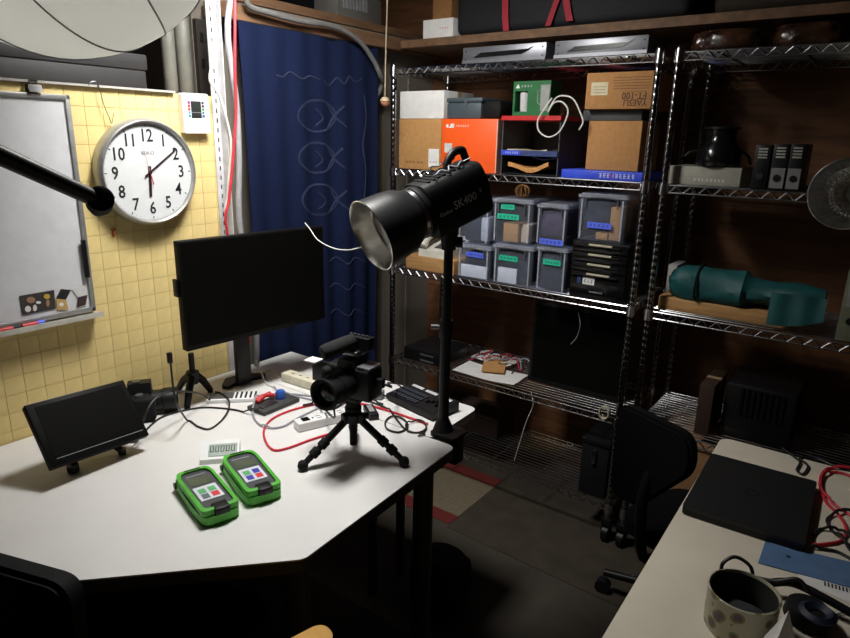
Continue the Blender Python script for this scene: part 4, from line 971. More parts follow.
obj('bracket_arm', tube(B(), [inv @ ((fA+fB_)/2+V((-0.05, 0, 0.036))), V((0, -Hs*0.1, -0.03)), V((0, -Hs*0.05, -0.02))], 0.009, 10), BLK, t)
obj('foot_disc', lathe(B(), [(0, -0.008), (0.014, -0.008), (0.014, 0.008), (0, 0.008)], inv @ T(*fA), 16), BLK, t)
obj('foot_disc', lathe(B(), [(0, -0.008), (0.010, -0.008), (0.010, 0.008), (0, 0.008)], inv @ T(*fB_), 16), BLK, t)

# ------------------------------------------------------------------ DSLR lying beside the wall
t = thing('dslr_camera', 'black camera with lens lying by the wall behind the small monitor', 'camera', T(0.10, 0.925, 0.7005) @ RZ(146))
obj('body', box(B(), -0.065, 0.05, -0.03, 0.035, 0, 0.072, bev=0.012, seg=3), BLK, t)
obj('grip', box(B(), -0.078, -0.05, -0.042, 0.02, 0.002, 0.075, bev=0.012, seg=3), BLKM, t)
obj('viewfinder', prism(B(), [(-0.026, 0.07), (0.026, 0.07), (0.017, 0.102), (-0.017, 0.102)], -0.034, 0.03, frame(V((0, 0, 0)), V((1, 0, 0)), V((0, 0, 1)), V((0, -1, 0)))), BLK, t)
obj('lens', lathe(B(), [(0, 0.0), (0.033, 0.0), (0.033, 0.03), (0.036, 0.032), (0.036, 0.065), (0.034, 0.072), (0.028, 0.072), (0.024, 0.06), (0, 0.058)], T(0.0, -0.028, 0.037) @ RX(90), 28), BLK, t)
obj('dial', cyl(B(), (-0.055, 0.0, 0.073), (-0.055, 0, 0.083), 0.011), DGREY, t)
obj('hot_shoe', box(B(), -0.01, 0.01, 0.0, 0.02, 0.102, 0.106), DCHROME, t)

# ------------------------------------------------------------------ meters and timer
def meter(label, c4, keys):
    tl, bl, br, tr_ = [hz(a, b_, 0.7) for a, b_ in c4]
    yd = ((tl+tr_)-(bl+br)); yd.z = 0; yd.normalize(); xd = V((yd.y, -yd.x, 0)); c = (tl+tr_+bl+br)/4
    t = thing('handheld_meter', label, 'meter', frame(V((c.x, c.y, 0.7005)), xd, yd, V((0, 0, 1))) @ Matrix.Scale(1.13, 4), 'green handheld meters on the corner desk')
    a, b_ = 0.041, 0.092
    # rubber boot: tray with raised rim, notch at the bottom
    bm = prism(B(), roundpoly([(-a*0.86, -b_), (a*0.86, -b_), (a, -b_*0.4), (a*0.93, b_*0.8), (a*0.80, b_), (-a*0.80, b_), (-a*0.93, b_*0.8), (-a, -b_*0.4)], [0.016, 0.016, 0.02, 0.01, 0.008, 0.008, 0.01, 0.02], 4), 0, 0.026)
    bmesh.ops.recalc_face_normals(bm, faces=bm.faces[:])
    ed = [e for e in bm.edges if abs(e.verts[0].co.z-e.verts[1].co.z) < 1e-6]
    bmesh.ops.bevel(bm, geom=ed, offset=0.005, segments=2, affect='EDGES')
    obj('rubber_boot', bm, GREEN, t)
    bm = B(); inner = roundpoly([(-0.029, -0.080), (0.029, -0.080), (0.031, 0.060), (0.024, 0.078), (-0.024, 0.078), (-0.031, 0.060)], 0.010, 4)
    outer = roundpoly([(-0.037, -0.088), (0.037, -0.088), (0.0375, 0.066), (0.031, 0.088), (-0.031, 0.088), (-0.0375, 0.066)], 0.012, 4)
    n = len(inner); vi = [[bm.verts.new((x, y, z)) for x, y in P_] for P_, z in ((outer, 0.022), (outer, 0.034), (inner, 0.035), (inner, 0.022))]
    for r0, r1 in zip(vi, vi[1:]+vi[:1]):
        for k in range(n): bm.faces.new((r0[k], r0[(k+1) % n], r1[(k+1) % n], r1[k]))
    obj('rim', bm, GREEN, t)
    fp = obj('face_plate', prism(B(), inner, 0.0262, 0.0305), DGREY, t)
    obj('display', box(B(), -0.021, 0.021, 0.020, 0.052, 0.0305, 0.0312), LCD, t)
    obj('brand_strip', box(B(), -0.02, 0.02, 0.061, 0.065, 0.0305, 0.031), GREY, t)
    kp = obj('keypad', box(B(), -0.023, 0.023, -0.044, 0.012, 0.0305, 0.0311), mat('keypad_white', (0.66, 0.68, 0.74), 0.5), t)
    for (i, j, mm) in keys:
        obj('key', box(B(), -0.017+0.020*i, -0.003+0.020*i, -0.018-0.022*j+0.002, -0.004-0.022*j+0.006, 0.0311, 0.0317), mm, kp)
    obj('bottom_clip', box(B(), -0.014, 0.016, -0.094, -0.066, 0.020, 0.0356, bev=0.003), BLK, t)
    obj('top_slot', box(B(), -0.016, 0.016, 0.081, 0.086, 0.0335, 0.0352), BLK, t)
    obj('side_knob', cyl(B(), (-a*0.92-0.004, b_*0.80, 0.014), (-a*0.7, b_*0.80, 0.014), 0.007, seg=12), BLK, t)
KG = mat('key_green', (0.10, 0.42, 0.16), 0.5); KR = mat('key_red', (0.65, 0.04, 0.05), 0.5); KB = mat('key_blue', (0.05, 0.05, 0.42), 0.5); KS = mat('key_slate', (0.12, 0.15, 0.16), 0.5)
meter('green rubber cased meter with green, slate and red keys', [(172, 489), (205, 530), (239, 514), (213, 479)], [(0, 0, KG), (1, 0, KG), (0, 1, KS), (1, 1, KR)])
meter('green rubber cased meter with blue keys next to the white timer', [(218, 470), (248, 512), (282, 493), (257, 463)], [(0, 0, KG), (1, 0, KB), (0, 1, KB), (1, 1, KR)])
p = hz(221, 468); t = thing('desk_timer', 'small white digital timer behind the green meters', 'timer', T(0.508, 0.902, 0.7005) @ RZ(48) @ Matrix.Scale(1.2, 4))
obj('case', prism(B(), [(-0.03, 0), (0.03, 0), (0.024, 0.030), (-0.028, 0.010)], -0.04, 0.04, frame(V((0, 0, 0)), V((0, 1, 0)), V((0, 0, 1)), V((1, 0, 0)))), WHITE, t)
# display lies on the sloping face
sl = math.degrees(math.atan2(0.020, 0.052))
dsp = obj('display', box(B(), -0.024, 0.036, -0.022, 0.012, 0.0001, 0.001), LCDG, t, T(0, 0, 0.0209) @ RX(sl))
b = B()
for k in range(5): tube(b, [(-0.02+0.011*k, -0.010, 0.0013), (-0.02+0.011*k, 0.006, 0.0013), (-0.014+0.011*k, 0.006, 0.0013), (-0.014+0.011*k, -0.010, 0.0013), (-0.02+0.011*k, -0.010, 0.0013)], 0.0008, 4)
obj('digits', b, INK, dsp)

# ------------------------------------------------------------------ keyboard / cards behind, power strips, tool
kA, kB, kC = hz(206, 404), hz(259, 402), hz(258, 391)
xd = (kB-kA).normalized(); yd = V((-xd.y, xd.x, 0)); Lk = (kB-kA).length
t = thing('mini_keyboard', 'slim white keyboard lying under the large monitor', 'keyboard', frame(kA+V((0, 0, 0.0005)), xd, yd, V((0, 0, 1))))
obj('case', box(B(), 0, Lk, 0, 0.062, 0, 0.012, bev=0.002), WHITE, t)
obj('dark_panel', box(B(), 0.004, Lk*0.5, 0.008, 0.056, 0.012, 0.0135), DGREY, t)
for k in range(5): obj('key', box(B(), Lk*(0.54+0.09*k), Lk*(0.575+0.09*k), 0.010, 0.054, 0.012, 0.015), BLK, t)
def power_strip(label, a, b_, wd, hh, material, name='power_strip', grp=None):
    d = b_-a; Ls = d.length; d.normalize(); y = V((-d.y, d.x, 0))
    t = thing(name, label, 'power strip', frame(V((a.x, a.y, 0.7005)), d, y, V((0, 0, 1))))
    obj('body', box(B(), 0, Ls, 0, wd, 0, hh, bev=0.004), material, t); return t, Ls
t, Ls = power_strip('white power strip lying on the desk beside the red cable', hz(299, 433), hz(352, 420), 0.042, 0.026, WHITE)
obj('switch', box(B(), 0.018, 0.040, 0.010, 0.032, 0.026, 0.029, bev=0.001), BLKG, t)
for k in range(3):
    for j in (0.012, 0.026): obj('socket_slot', box(B(), 0.062+0.035*k, 0.078+0.035*k, j, j+0.003, 0.0255, 0.0264), INK, t)
obj('indicator', cyl(B(), (0.052, 0.021, 0.026), (0.052, 0.021, 0.0275), 0.003), INK, t)
t, Ls = power_strip('long cream power strip lying behind the tripod camera', hz(281, 381), hz(334, 398), 0.045, 0.03, CREAM)
for k in range(5): obj('socket_slot', box(B(), 0.03+0.035*k, 0.045+0.035*k, 0.02, 0.024, 0.0295, 0.0304), INK, t)
# multi-tool / wire stripper
tA, tB_ = hz(262, 416), hz(298, 401)
d = (tB_-tA); Lt = d.length; d.normalize(); y = V((-d.y, d.x, 0))
t = thing('pliers_case', 'dark open tool pouch with red pliers and blue knob on the desk', 'tool', frame(tA+V((0, 0, 0.0005)), d, y, V((0, 0, 1))))
obj('pouch', box(B(), 0, Lt, -0.01, 0.07, 0, 0.014, bev=0.004), mat('pouch_grey', (0.04, 0.042, 0.04), 0.6), t)
for s in (0, 1): obj('red_handle', tube(B(), spline([(Lt*0.2, 0.055+0.012*s, 0.02), (Lt*0.42, 0.060+0.004*s, 0.028), (Lt*0.62, 0.068-0.022*s, 0.026)], 5), 0.007, 8), RED, t)
obj('blue_knob', lathe(B(), [(0, 0.0), (0.016, 0.0), (0.016, 0.02), (0.012, 0.026), (0, 0.027)], T(Lt*0.72, 0.035, 0.014), 16), mat('blue_knob', (0.03, 0.10, 0.42), 0.4), t)
obj('metal_jaw', box(B(), Lt*0.08, Lt*0.5, 0.012, 0.03, 0.014, 0.021, bev=0.002), DCHROME, t)
obj('white_tab', box(B(), Lt*0.62, Lt*0.84, 0.058, 0.07, 0.0142, 0.026), WHITE, t)

# ------------------------------------------------------------------ mixer
mA, mB_ = V((0.600, 1.468, 0)), V((0.812, 1.428, 0)); d = (mB_-mA); Lx = d.length; d.normalize(); y = V((-d.y, d.x, 0))
t = thing('audio_mixer', 'flat black audio mixer on the side table beside the light stand', 'mixer', frame(V((mA.x, mA.y, 0.6995)), d, y, V((0, 0, 1))))
obj('case', prism(B(), [(0, 0.005), (0.115, 0.005), (0.115, 0.034), (0, 0.022)], 0, Lx, frame(V((0, 0, 0)), V((0, 1, 0)), V((0, 0, 1)), V((1, 0, 0)))), BLK, t)
for k in (0.02, Lx-0.02):
    for j in (0.015, 0.10): obj('foot', cyl(B(), (k, j, 0), (k, j, 0.006), 0.008), BLKM, t)
an = math.degrees(math.atan2(0.012, 0.115))
top = obj('control_panel', box(B(), 0.006, Lx-0.006, 0.006, 0.112, 0.0002, 0.0012), BLK, t, T(0, 0, 0.022) @ RX(an))
for i in range(9):
    for j in range(3):
        obj('key', box(B(), 0.012+0.013*i, 0.022+0.013*i, 0.014+0.022*j, 0.028+0.022*j, 0.0012, 0.005), mat('mixer_key', (0.03, 0.035, 0.05), 0.5), top)
for k in range(3): obj('display_strip', box(B(), 0.02+0.064*k, 0.072+0.064*k, 0.092, 0.105, 0.0012, 0.002), mat('pale_strip', (0.5, 0.52, 0.52), 0.3), top)
for k in range(6): obj('fader', box(B(), 0.145+0.013*k, 0.152+0.013*k, 0.04+0.008*(k % 3), 0.052+0.008*(k % 3), 0.0012, 0.008), BLKG, top)

# ------------------------------------------------------------------ tripod and camera on the desk
fL, fR = hz(303, 470), hz(404, 466); mid = (fL+fR)/2; e = (fR-fL); per = V((-e.y, e.x, 0)).normalized()
f3 = mid+per*e.length*0.86; ctr = (fL+fR+f3)/3; ctr.z = 0.7
t = thing('mini_tripod', 'black mini tripod with jointed legs standing on the corner desk', 'tripod', T(*ctr))
for q in (fL, fR, f3):
    d = q-ctr; d.z = 0; a = V((d.x*0.12, d.y*0.12, 0.108)); b_ = V((d.x*0.97, d.y*0.97, 0.016)); dv = b_-a
    lg = obj('leg', tube(B(), [a, a+dv*0.5, a+dv*0.5, a+dv*0.9, b_], [0.010, 0.010, 0.0085, 0.0085, 0.0075], 12), BLK, t)
    for u in (0.48, 0.68): obj('twist_lock', tube(B(), [a+dv*u, a+dv*(u+0.006), a+dv*(u+0.06), a+dv*(u+0.07), a+dv*(u+0.08), a+dv*(u+0.145), a+dv*(u+0.15)], [0.010, 0.0128, 0.0133, 0.0118, 0.0133, 0.0125, 0.010], 12), BLKM, lg)
    obj('rubber_foot', lathe(B(), [(0, -0.014), (0.011, -0.013), (0.014, -0.004), (0.012, 0.006), (0.008, 0.010), (0, 0.012)], T(d.x, d.y, 0.0148), 14), BLKM, lg)
    obj('hinge', box(B(), -0.012, 0.012, -0.010, 0.010, -0.012, 0.012, M=T(d.x*0.14, d.y*0.14, 0.112) @ RZ(math.degrees(math.atan2(d.y, d.x))), bev=0.003), BLK, t)
obj('crown', lathe(B(), [(0, 0.095), (0.020, 0.095), (0.024, 0.102), (0.024, 0.120), (0.018, 0.126), (0, 0.126)], seg=20), BLK, t)
obj('centre_column', lathe(B(), [(0, 0.03), (0.010, 0.03), (0.010, 0.096), (0.016, 0.126), (0.022, 0.129), (0.022, 0.138), (0.019, 0.140), (0.019, 0.150), (0.023, 0.152), (0.023, 0.158), (0, 0.158)], seg=20), BLKM, t)
obj('knob', cyl(B(), RT*0.02+V((0, 0, 0.112)), RT*0.042+V((0, 0, 0.112)), 0.009, seg=12), BLK, t)
# camera on top: lens looks to the left of the viewer
top = ctr+V((0, 0, 0.159))
lx = (-FW*0.88-RT*0.48); lx.z = 0; lx.normalize(); sx_ = V((-lx.y, lx.x, 0)).normalized()
if sx_.dot(RT) < 0: sx_ = -sx_
CF = frame(top, sx_, -lx, V((0, 0, 1)))      # x to viewer right, y away from lens
t = thing('mirrorless_camera', 'black camera with microphone mounted on the mini tripod', 'camera', CF)
obj('quick_plate', box(B(), -0.026, 0.026, -0.022, 0.024, 0, 0.012, bev=0.002), BLK, t)
obj('body', box(B(), -0.066, 0.072, -0.03, 0.034, 0.012, 0.098, bev=0.01, seg=3), BLK, t)
obj('hand_grip', box(B(), -0.072, -0.042, -0.048, 0.02, 0.014, 0.09, bev=0.012, seg=3), BLKM, t)
obj('prism_hump', prism(B(), [(-0.028, 0.095), (0.028, 0.095), (0.02, 0.118), (-0.02, 0.118)], -0.03, 0.032, frame(V((0, 0, 0)), V((1, 0, 0)), V((0, 0, 1)), V((0, -1, 0)))), BLK, t)
ln = obj('lens', lathe(B(), [(0, 0.0), (0.036, 0.0), (0.036, 0.022), (0.039, 0.024), (0.039, 0.05), (0.037, 0.052), (0.037, 0.082), (0.040, 0.085), (0.040, 0.094), (0.033, 0.094), (0.028, 0.08), (0, 0.076)], T(0.0, -0.028, 0.054) @ RX(90), 32), BLKM, t)
obj('front_glass', lathe(B(), [(0, 0.086), (0.02, 0.083), (0.031, 0.078)], T(0.0, -0.028, 0.054) @ RX(90), 24), BLKG, ln)
obj('hot_shoe', box(B(), -0.012, 0.012, -0.004, 0.016, 0.118, 0.124), DCHROME, t)
mc = obj('microphone', tube(B(), spline([(-0.02, -0.10, 0.150), (-0.015, -0.085, 0.152), (-0.005, -0.02, 0.156), (0.0, 0.0, 0.157)], 6), [0.009, 0.014, 0.017, 0.018, 0.019, 0.019, 0.020]+[0.020]*12, 16), mat('foam_black', (0.014, 0.014, 0.015), 0.95, bump=0.6, scale=300), t)
obj('mic_mount', box(B(), -0.02, 0.026, -0.02, 0.03, 0.124, 0.138, bev=0.003), DCHROME, t)
obj('receiver', box(B(), -0.02, 0.05, 0.0, 0.03, 0.138, 0.172, bev=0.004), BLK, t)
b = B()
for k in range(5): cyl(b, (-0.012+0.012*k, 0.012, 0.172), (-0.012+0.012*k, 0.012, 0.176), 0.003, seg=8)
obj('buttons', b, ALU, t)
obj('top_plate', box(B(), 0.03, 0.070, -0.026, 0.03, 0.098, 0.104, bev=0.001), ALU, t)
obj('side_screen', box(B(), -0.135, -0.068, 0.0, 0.006, 0.025, 0.085, bev=0.002), BLK, t)
obj('side_screen_edge', box(B(), -0.137, -0.10, -0.03, 0.006, 0.086, 0.09), PAPER, t)
obj('side_plug', box(B(), 0.072, 0.095, -0.006, 0.01, 0.05, 0.075, bev=0.003), BLK, t)

# ------------------------------------------------------------------ cables on the desk
t = thing('power_adapter', 'grey power adapter on the side table behind the camera', 'adapter', T(*hz(373, 397, 0.7)) @ RZ(20))
obj('body', box(B(), -0.03, 0.035, -0.018, 0.018, 0.0005, 0.026, bev=0.004), GREY, t); obj('cord_stub', tube(B(), [(0.034, 0, 0.012), (0.044, 0.004, 0.008), (0.052, 0.008, 0.0035)], 0.003, 6), BLKC, t)
t = thing('battery_charger', 'black battery charger on the desk beside the black cable loop', 'charger', T(*hz(371, 415, 0.7005)) @ RZ(-35))
obj('body', box(B(), -0.04, 0.04, -0.016, 0.016, 0, 0.02, bev=0.004), BLK, t); obj('pale_face', box(B(), -0.03, 0.02, -0.008, 0.008, 0.02, 0.021), GREY, t)

lie_on(*[o for o in COL.objects if o.parent is None and o.name.split('.')[0] in ('desk', 'side_table', 'work_table', 'mini_keyboard', 'pliers_case', 'power_strip', 'power_adapter', 'battery_charger', 'computer_monitor', 'tabletop_tripod', 'mini_tripod')])
def dz(pts, z=0.7035): return [hz(a, b_, z) for a, b_ in pts]
cable('red cable looping across the white desk', dz([(338, 431), (310, 440), (288, 448), (274, 450), (266, 442), (264, 430), (272, 419), (292, 410), (322, 403)])+dz([(345, 402), (368, 405), (396, 413), (428, 424)], 0.7035), 0.0032, REDC, lay=True)
cable('grey cable looping around the tool pouch', dz([(330, 402), (312, 411), (296, 419), (284, 426), (271, 428), (259, 424), (253, 414), (257, 404), (267, 396), (285, 394), (303, 395), (322, 398), (338, 401)]), 0.003, GREYC, lay=True)
c7 = lambda pts: [(a/3.864, 340+b_/3.864) for a, b_ in pts]
edge = lambda u: MF @ V((Ws/2-0.012, -Hs/2+u, -0.024))
cable('black cable from the small monitor to the large monitor stand', [edge(0.012), hz(142, 427, 0.745), hz(146, 413, 0.790), hz(154, 400, 0.815), hz(165, 393, 0.820), hz(177, 391, 0.808), hz(191, 392, 0.780), hz(203, 395, 0.740), hz(210, 400, 0.7162)], 0.0026, BLKC)
cable('black cable from the small monitor across the desk to the tool pouch', [MF @ V((Ws/2-0.050, -Hs/2+0.006, -0.026))]+dz([(137, 441), (149, 427), (162, 417), (181, 411), (202, 407.5), (220, 408), (236, 410), (250, 413.5), (259, 413)]), 0.0026, BLKC, lay=True)
pp = [hx(170.5, 361.5, 0.30), hx(172, 377, 0.31), hx(174, 393, 0.325), hx(178, 406, 0.33)]
cable('black cable with a plug hanging beside the black camera', pp+dz(c7([(725, 312), (765, 334), (810, 343)])+[(222, 420)])+[hz(229, 408, 0.709), hz(228, 399, 0.7175), hz(221, 393, 0.7175), hz(215, 392, 0.7165)], 0.0028, BLKC, lay=True)
p = hx(170, 361, 0.30)
tag(obj('cable_plug', box(B(), -0.006, 0.006, -0.006, 0.006, 0, 0.03, bev=0.002), BLK, M=T(p.x, p.y, p.z-0.006)), 'black plug at the upright cable end beside the black camera', 'plug')
def loops(label, cx, cy, rx, ry, turns, material, r=0.0026, seed=1, tail=None, z=0.704):
    rr = random.Random(seed); pts = []
    for k in range(int(turns*10)+1):
        a = 2*math.pi*k/10; j = 1+rr.uniform(-.08, .08)
        pts.append(hz(cx+rx*j*math.cos(a), cy+ry*j*math.sin(a), z))
    if tail: pts += [hz(a, b_, z) for a, b_ in tail]
    return cable(label, pts, r, material, 4, lay=True)
loops('black cable loop in front of the mixer beside the tripod', 396, 424, 11, 8, 1.1, BLKC, 0.0026, 1, [(390, 411), (380, 405), (366, 400)])
loops('small black cable loop at the foot of the light stand', 416, 427, 10, 6, 1.2, BLKC, 0.0024, 2, [(425, 434), (418, 436)])
loops('black cable coil behind the tripod centre', 328, 403, 13, 6, 2.2, BLKC, 0.003, 3, [(352, 400), (370, 401), (383, 404)], z=0.7035)
cable('black cable arching from the camera over the side table', [CF @ V((0.094, 0.002, 0.062)), CF @ V((0.112, 0.01, 0.055)), hd(388, 383, 1.80), hz(397, 384, 0.735), hz(401, 387, 0.7035)], 0.003, BLKC, lay=True)
cable('black cable from the camera down to the desk', [CF @ V((-0.0745, 0.014, 0.019)), CF @ V((-0.082, 0.016, -0.02)), CF @ V((-0.080, 0.02, -0.08)), hz(318, 402, 0.712), hz(312, 405, 0.704), hz(303, 407, 0.7035)], 0.003, BLKC, lay=True)
cable('white cable behind the large monitor to the cream power strip', dz([(240, 371), (252, 372), (262, 372), (272, 370), (279, 377)], 0.704), 0.003, WHC, lay=True)
cable('white cable arching down behind the cream power strip', [hz(256, 360, 0.75), hz(260, 371, 0.715)]+dz([(266, 383), (276, 388)]), 0.003, WHC, lay=True)
cable('grey cable lying beside the cream power strip', dz([(274, 388), (282, 393), (300, 397), (318, 401), (340, 404)], 0.7035), 0.0028, GREYC, lay=True)
# ------------------------------------------------------------------ studio strobe on stand
def strobe(label, P0, axis, lettered=True, size=1.0, from_ceiling=False, grp='studio strobes'):
    zax = axis.normalized(); sd = zax.cross(V((0, 0, 1))).normalized(); upv = sd.cross(zax).normalized()
    ntext = (-zax).cross(upv)
    M = frame(P0, zax, -ntext, upv) @ Matrix.Scale(size, 4); sgn = -1
    t = thing('studio_strobe', label, 'studio light', M, grp)
    bodyp = roundpoly([(-0.060, -0.070), (0.060, -0.070), (0.064, 0.02), (0.046, 0.068), (-0.046, 0.068), (-0.064, 0.02)], [0.018, 0.018, 0.02, 0.02, 0.02, 0.02], 3)
    YZX = frame(V((0, 0, 0)), V((0, 1, 0)), V((0, 0, 1)), V((1, 0, 0)))
    obj('housing', prism(B(), bodyp, -0.080, 0.092, YZX), mat('strobe_black', (0.009, 0.009, 0.010), 0.45, bump=0.05, scale=200, spec=0.35), t)
    obj('rear_panel', prism(B(), [(a*0.94, b_*0.94) for a, b_ in bodyp], -0.090, -0.080, YZX), BLK, t)
    for k in range(7): obj('vent_rib', box(B(), -0.035+0.016*k, -0.027+0.016*k, -0.034, 0.034, 0.0675, 0.0705), BLK, t)
    obj('front_collar', lathe(B(), [(0.0, 0.092), (0.066, 0.092), (0.068, 0.097), (0.068, 0.108), (0.064, 0.111), (0.0, 0.111)], YZX, 36), BLK, t)
    obj('silver_ring', lathe(B(), [(0.0625, 0.111), (0.0665, 0.112), (0.0665, 0.122), (0.0625, 0.123)], YZX, 36), CHROME, t)
    obj('reflector', lathe(B(), [(0.058, 0.123), (0.066, 0.124), (0.072, 0.135), (0.081, 0.155), (0.086, 0.185), (0.0895, 0.246), (0.0915, 0.247)], YZX, 48), mat('reflector_black', (0.014, 0.014, 0.015), 0.4, spec=0.4), t)
    obj('reflector_lining', lathe(B(), [(0.0915, 0.247), (0.0895, 0.2485), (0.0875, 0.245), (0.083, 0.19), (0.080, 0.187), (0.075, 0.155), (0.066, 0.137), (0.05, 0.126), (0, 0.125)], YZX, 48), MIRROR, t)
    obj('flash_tube', lathe(B(), [(0, 0.165), (0.016, 0.162), (0.02, 0.145), (0.02, 0.126)], YZX, 20), mat('frosted_dome', (0.5, 0.5, 0.46), 0.5), t)
    obj('handle', tube(B(), spline([(-0.010, 0, 0.062), (-0.024, 0, 0.086), (-0.048, 0, 0.101), (-0.074, 0, 0.098), (-0.078, 0, 0.085), (-0.080, 0, 0.06)], 5), 0.0105, 10), BLK, t)
    if lettered:
        TM = frame(V((0, 0, 0)), V((-1, 0, 0)), V((0, 0, 1)), V((0, sgn, 0)))
        gi = mat('strobe_lettering', (0.85, 0.85, 0.87), 0.5); yv = 0.0632*sgn
        text('SK400', 0.030, T(-0.004, yv, -0.006) @ TM, gi, t, sx=0.95); text('II', 0.015, T(-0.056, yv, 0.001) @ TM, gi, t)
        text('Godox', 0.014, T(0.060, yv, -0.012) @ TM, gi, t)
    R3 = M.inverted().to_3x3(); dn = (R3 @ V((0, 0, 1 if from_ceiling else -1))).normalized(); kd = (R3 @ RT).normalized()
    c0 = V((0, 0, 0.06) if from_ceiling else (0.018, 0, -0.06)); c1 = c0+dn*0.075
    obj('bracket', tube(B(), [c0, c0+dn*0.025, c1], [0.028, 0.024, 0.019], 14), BLK, t)
    obj('bracket_knob', cyl(B(), c1-dn*0.02, c1-dn*0.02+kd*0.036, 0.015, seg=12), BLK, t)
    obj('bracket_lever', tube(B(), [c1-dn*0.035, c1-dn*0.05-kd*0.02, c1-dn*0.06-kd*0.04], 0.006, 8), BLK, t)
    return t, M, M @ c1
# strobe clamped to the edge of the side table
sn, cs = math.sin(math.radians(66)), math.cos(math.radians(66))
ax = RT*(-107/124*sn)+UP*(-63/124*sn)-FW*cs
st, SM, foot = strobe('black studio strobe with open silver reflector in front of the orange carton', hd(449, 197, 1.645), ax)
s = thing('light_stand', 'black clamp pole on the edge of the narrow side table', 'light stand', T(foot.x, foot.y, 0.6995)); h = foot.z-0.6995-0.002
obj('pole', tube(B(), [(0, 0, 0.0), (0, 0, 0.33), (0, 0, 0.33), (0, 0, h)], [0.0150, 0.0150, 0.0125, 0.0125], 16), BLK, s)
cl = obj('clamp_collar', lathe(B(), [(0.012, 0.29), (0.019, 0.29), (0.021, 0.31), (0.019, 0.34), (0.012, 0.34)], seg=18), BLK, s)
kk = V((RT.x, RT.y, 0)); obj('clamp_knob', cyl(B(), -kk*0.018+V((0, 0, 0.32)), -kk*0.042+V((0, 0, 0.32)), 0.007, seg=12), ALU, cl)
obj('base_plate', prism(B(), roundpoly([(-0.024, -0.035), (0.06, -0.035), (0.06, 0.04), (-0.024, 0.045)], 0.012, 4), 0.0005, 0.012), BLK, s)
obj('base_cone', lathe(B(), [(0.030, 0.012), (0.024, 0.03), (0.0155, 0.05)], seg=18), BLK, s)
obj('clamp_jaw', box(B(), 0.035, 0.06, -0.02, 0.02, -0.075, 0.0, bev=0.002), BLK, s); obj('clamp_jaw', box(B(), -0.02, 0.035, -0.02, 0.02, -0.075, -0.06, bev=0.002), BLK, s)
obj('clamp_screw', cyl(B(), (-0.0, 0, -0.11), (-0.0, 0, -0.03), 0.006), DCHROME, s)
# loose black cord tangled at the strobe handle
for k, sg_ in enumerate((1, -1)):
    pts = [SM @ V((0.05-0.015*i, sg_*(0.030+0.008*math.sin(i*2.4+k)), 0.0735+0.008*abs(math.sin(i*1.7+k)))) for i in range(9)]
    cable(('thin black cord curled on top of the studio strobe', 'thin grey cord curled on top of the studio strobe')[k], pts, 0.002, (BLKC, GREYC)[k], 6)
rim = SM @ V((0.235, 0.0, 0.0))
cable('thin pale cord hanging from the large monitor to the strobe reflector', [hd(305, 223, 2.12), hd(310, 229, 2.09), hd(318, 240, 2.0), hd(333, 248, 1.85), hd(348, 250, 1.72), SM @ V((0.225, -0.088, 0.0)) if False else hd(362, 247, 1.60)], 0.0016, WHC, 6)
# second strobe hangs from the ceiling, mostly out of view
P1 = hd(847, 194, 1.38)
ax2 = ((CAM-P1).normalized()*0.96-RT*0.22).normalized()
st2, SM2, foot2 = strobe('black studio strobe with faceted silver reflector hanging above the work table', P1-ax2*0.247*0.84, ax2, lettered=False, size=0.84, from_ceiling=True)
rh = V((RT.x, RT.y, 0)).normalized()*0.28
s = thing('drop_pole', 'black ceiling pole with side arm holding the faceted reflector strobe', 'pole', T(foot2.x, foot2.y, foot2.z))
obj('side_arm', tube(B(), [V((0, 0, 0.014)), rh+V((0, 0, 0.014))], 0.011, 12), BLK, s)
obj('pole', cyl(B(), rh+V((0, 0, 0.0)), rh+V((0, 0, ZC-foot2.z-0.01)), 0.013), BLK, s); obj('ceiling_plate', lathe(B(), [(0, 0), (0.05, 0), (0.05, 0.01), (0, 0.01)], T(rh.x, rh.y, ZC-foot2.z-0.0105), 20), BLK, s)
# facets in the reflector of the second strobe
bm = B(); YZX = frame(V((0, 0, 0)), V((0, 1, 0)), V((0, 0, 1)), V((1, 0, 0)))
prof = [(0.030, 0.130), (0.050, 0.134), (0.064, 0.144), (0.0725, 0.162), (0.0785, 0.192), (0.0825, 0.215), (0.0868, 0.243)]
for (r0, z0), (r1, z1) in zip(prof[:-1], prof[1:]):
    for q in range(2):
        ra, za = r0+(r1-r0)*q/2, z0+(z1-z0)*q/2; rb, zb_ = r0+(r1-r0)*(q+1)/2, z0+(z1-z0)*(q+1)/2
        for k in range(36):
            a0, a1 = 2*math.pi*k/36, 2*math.pi*(k+1)/36; am = (a0+a1)/2; rm, zm = (ra+rb)/2-0.003, (za+zb_)/2+0.003
            P_ = [V((r_*math.cos(a_), r_*math.sin(a_), z_)) for r_, a_, z_ in ((ra-0.001, a0, za), (ra-0.001, a1, za), (rb-0.001, a1, zb_), (rb-0.001, a0, zb_))]
            vv = [bm.verts.new(YZX @ p_) for p_ in P_]; cv = bm.verts.new(YZX @ V((rm*math.cos(am), rm*math.sin(am), zm)))
            for j in range(4): bm.faces.new((vv[j], vv[(j+1) % 4], cv))
o = obj('facets', bm, mat('facet_metal', (0.90, 0.90, 0.90), 0.3, 1.0), st2, recalc=False); o['kind'] = 'stuff'

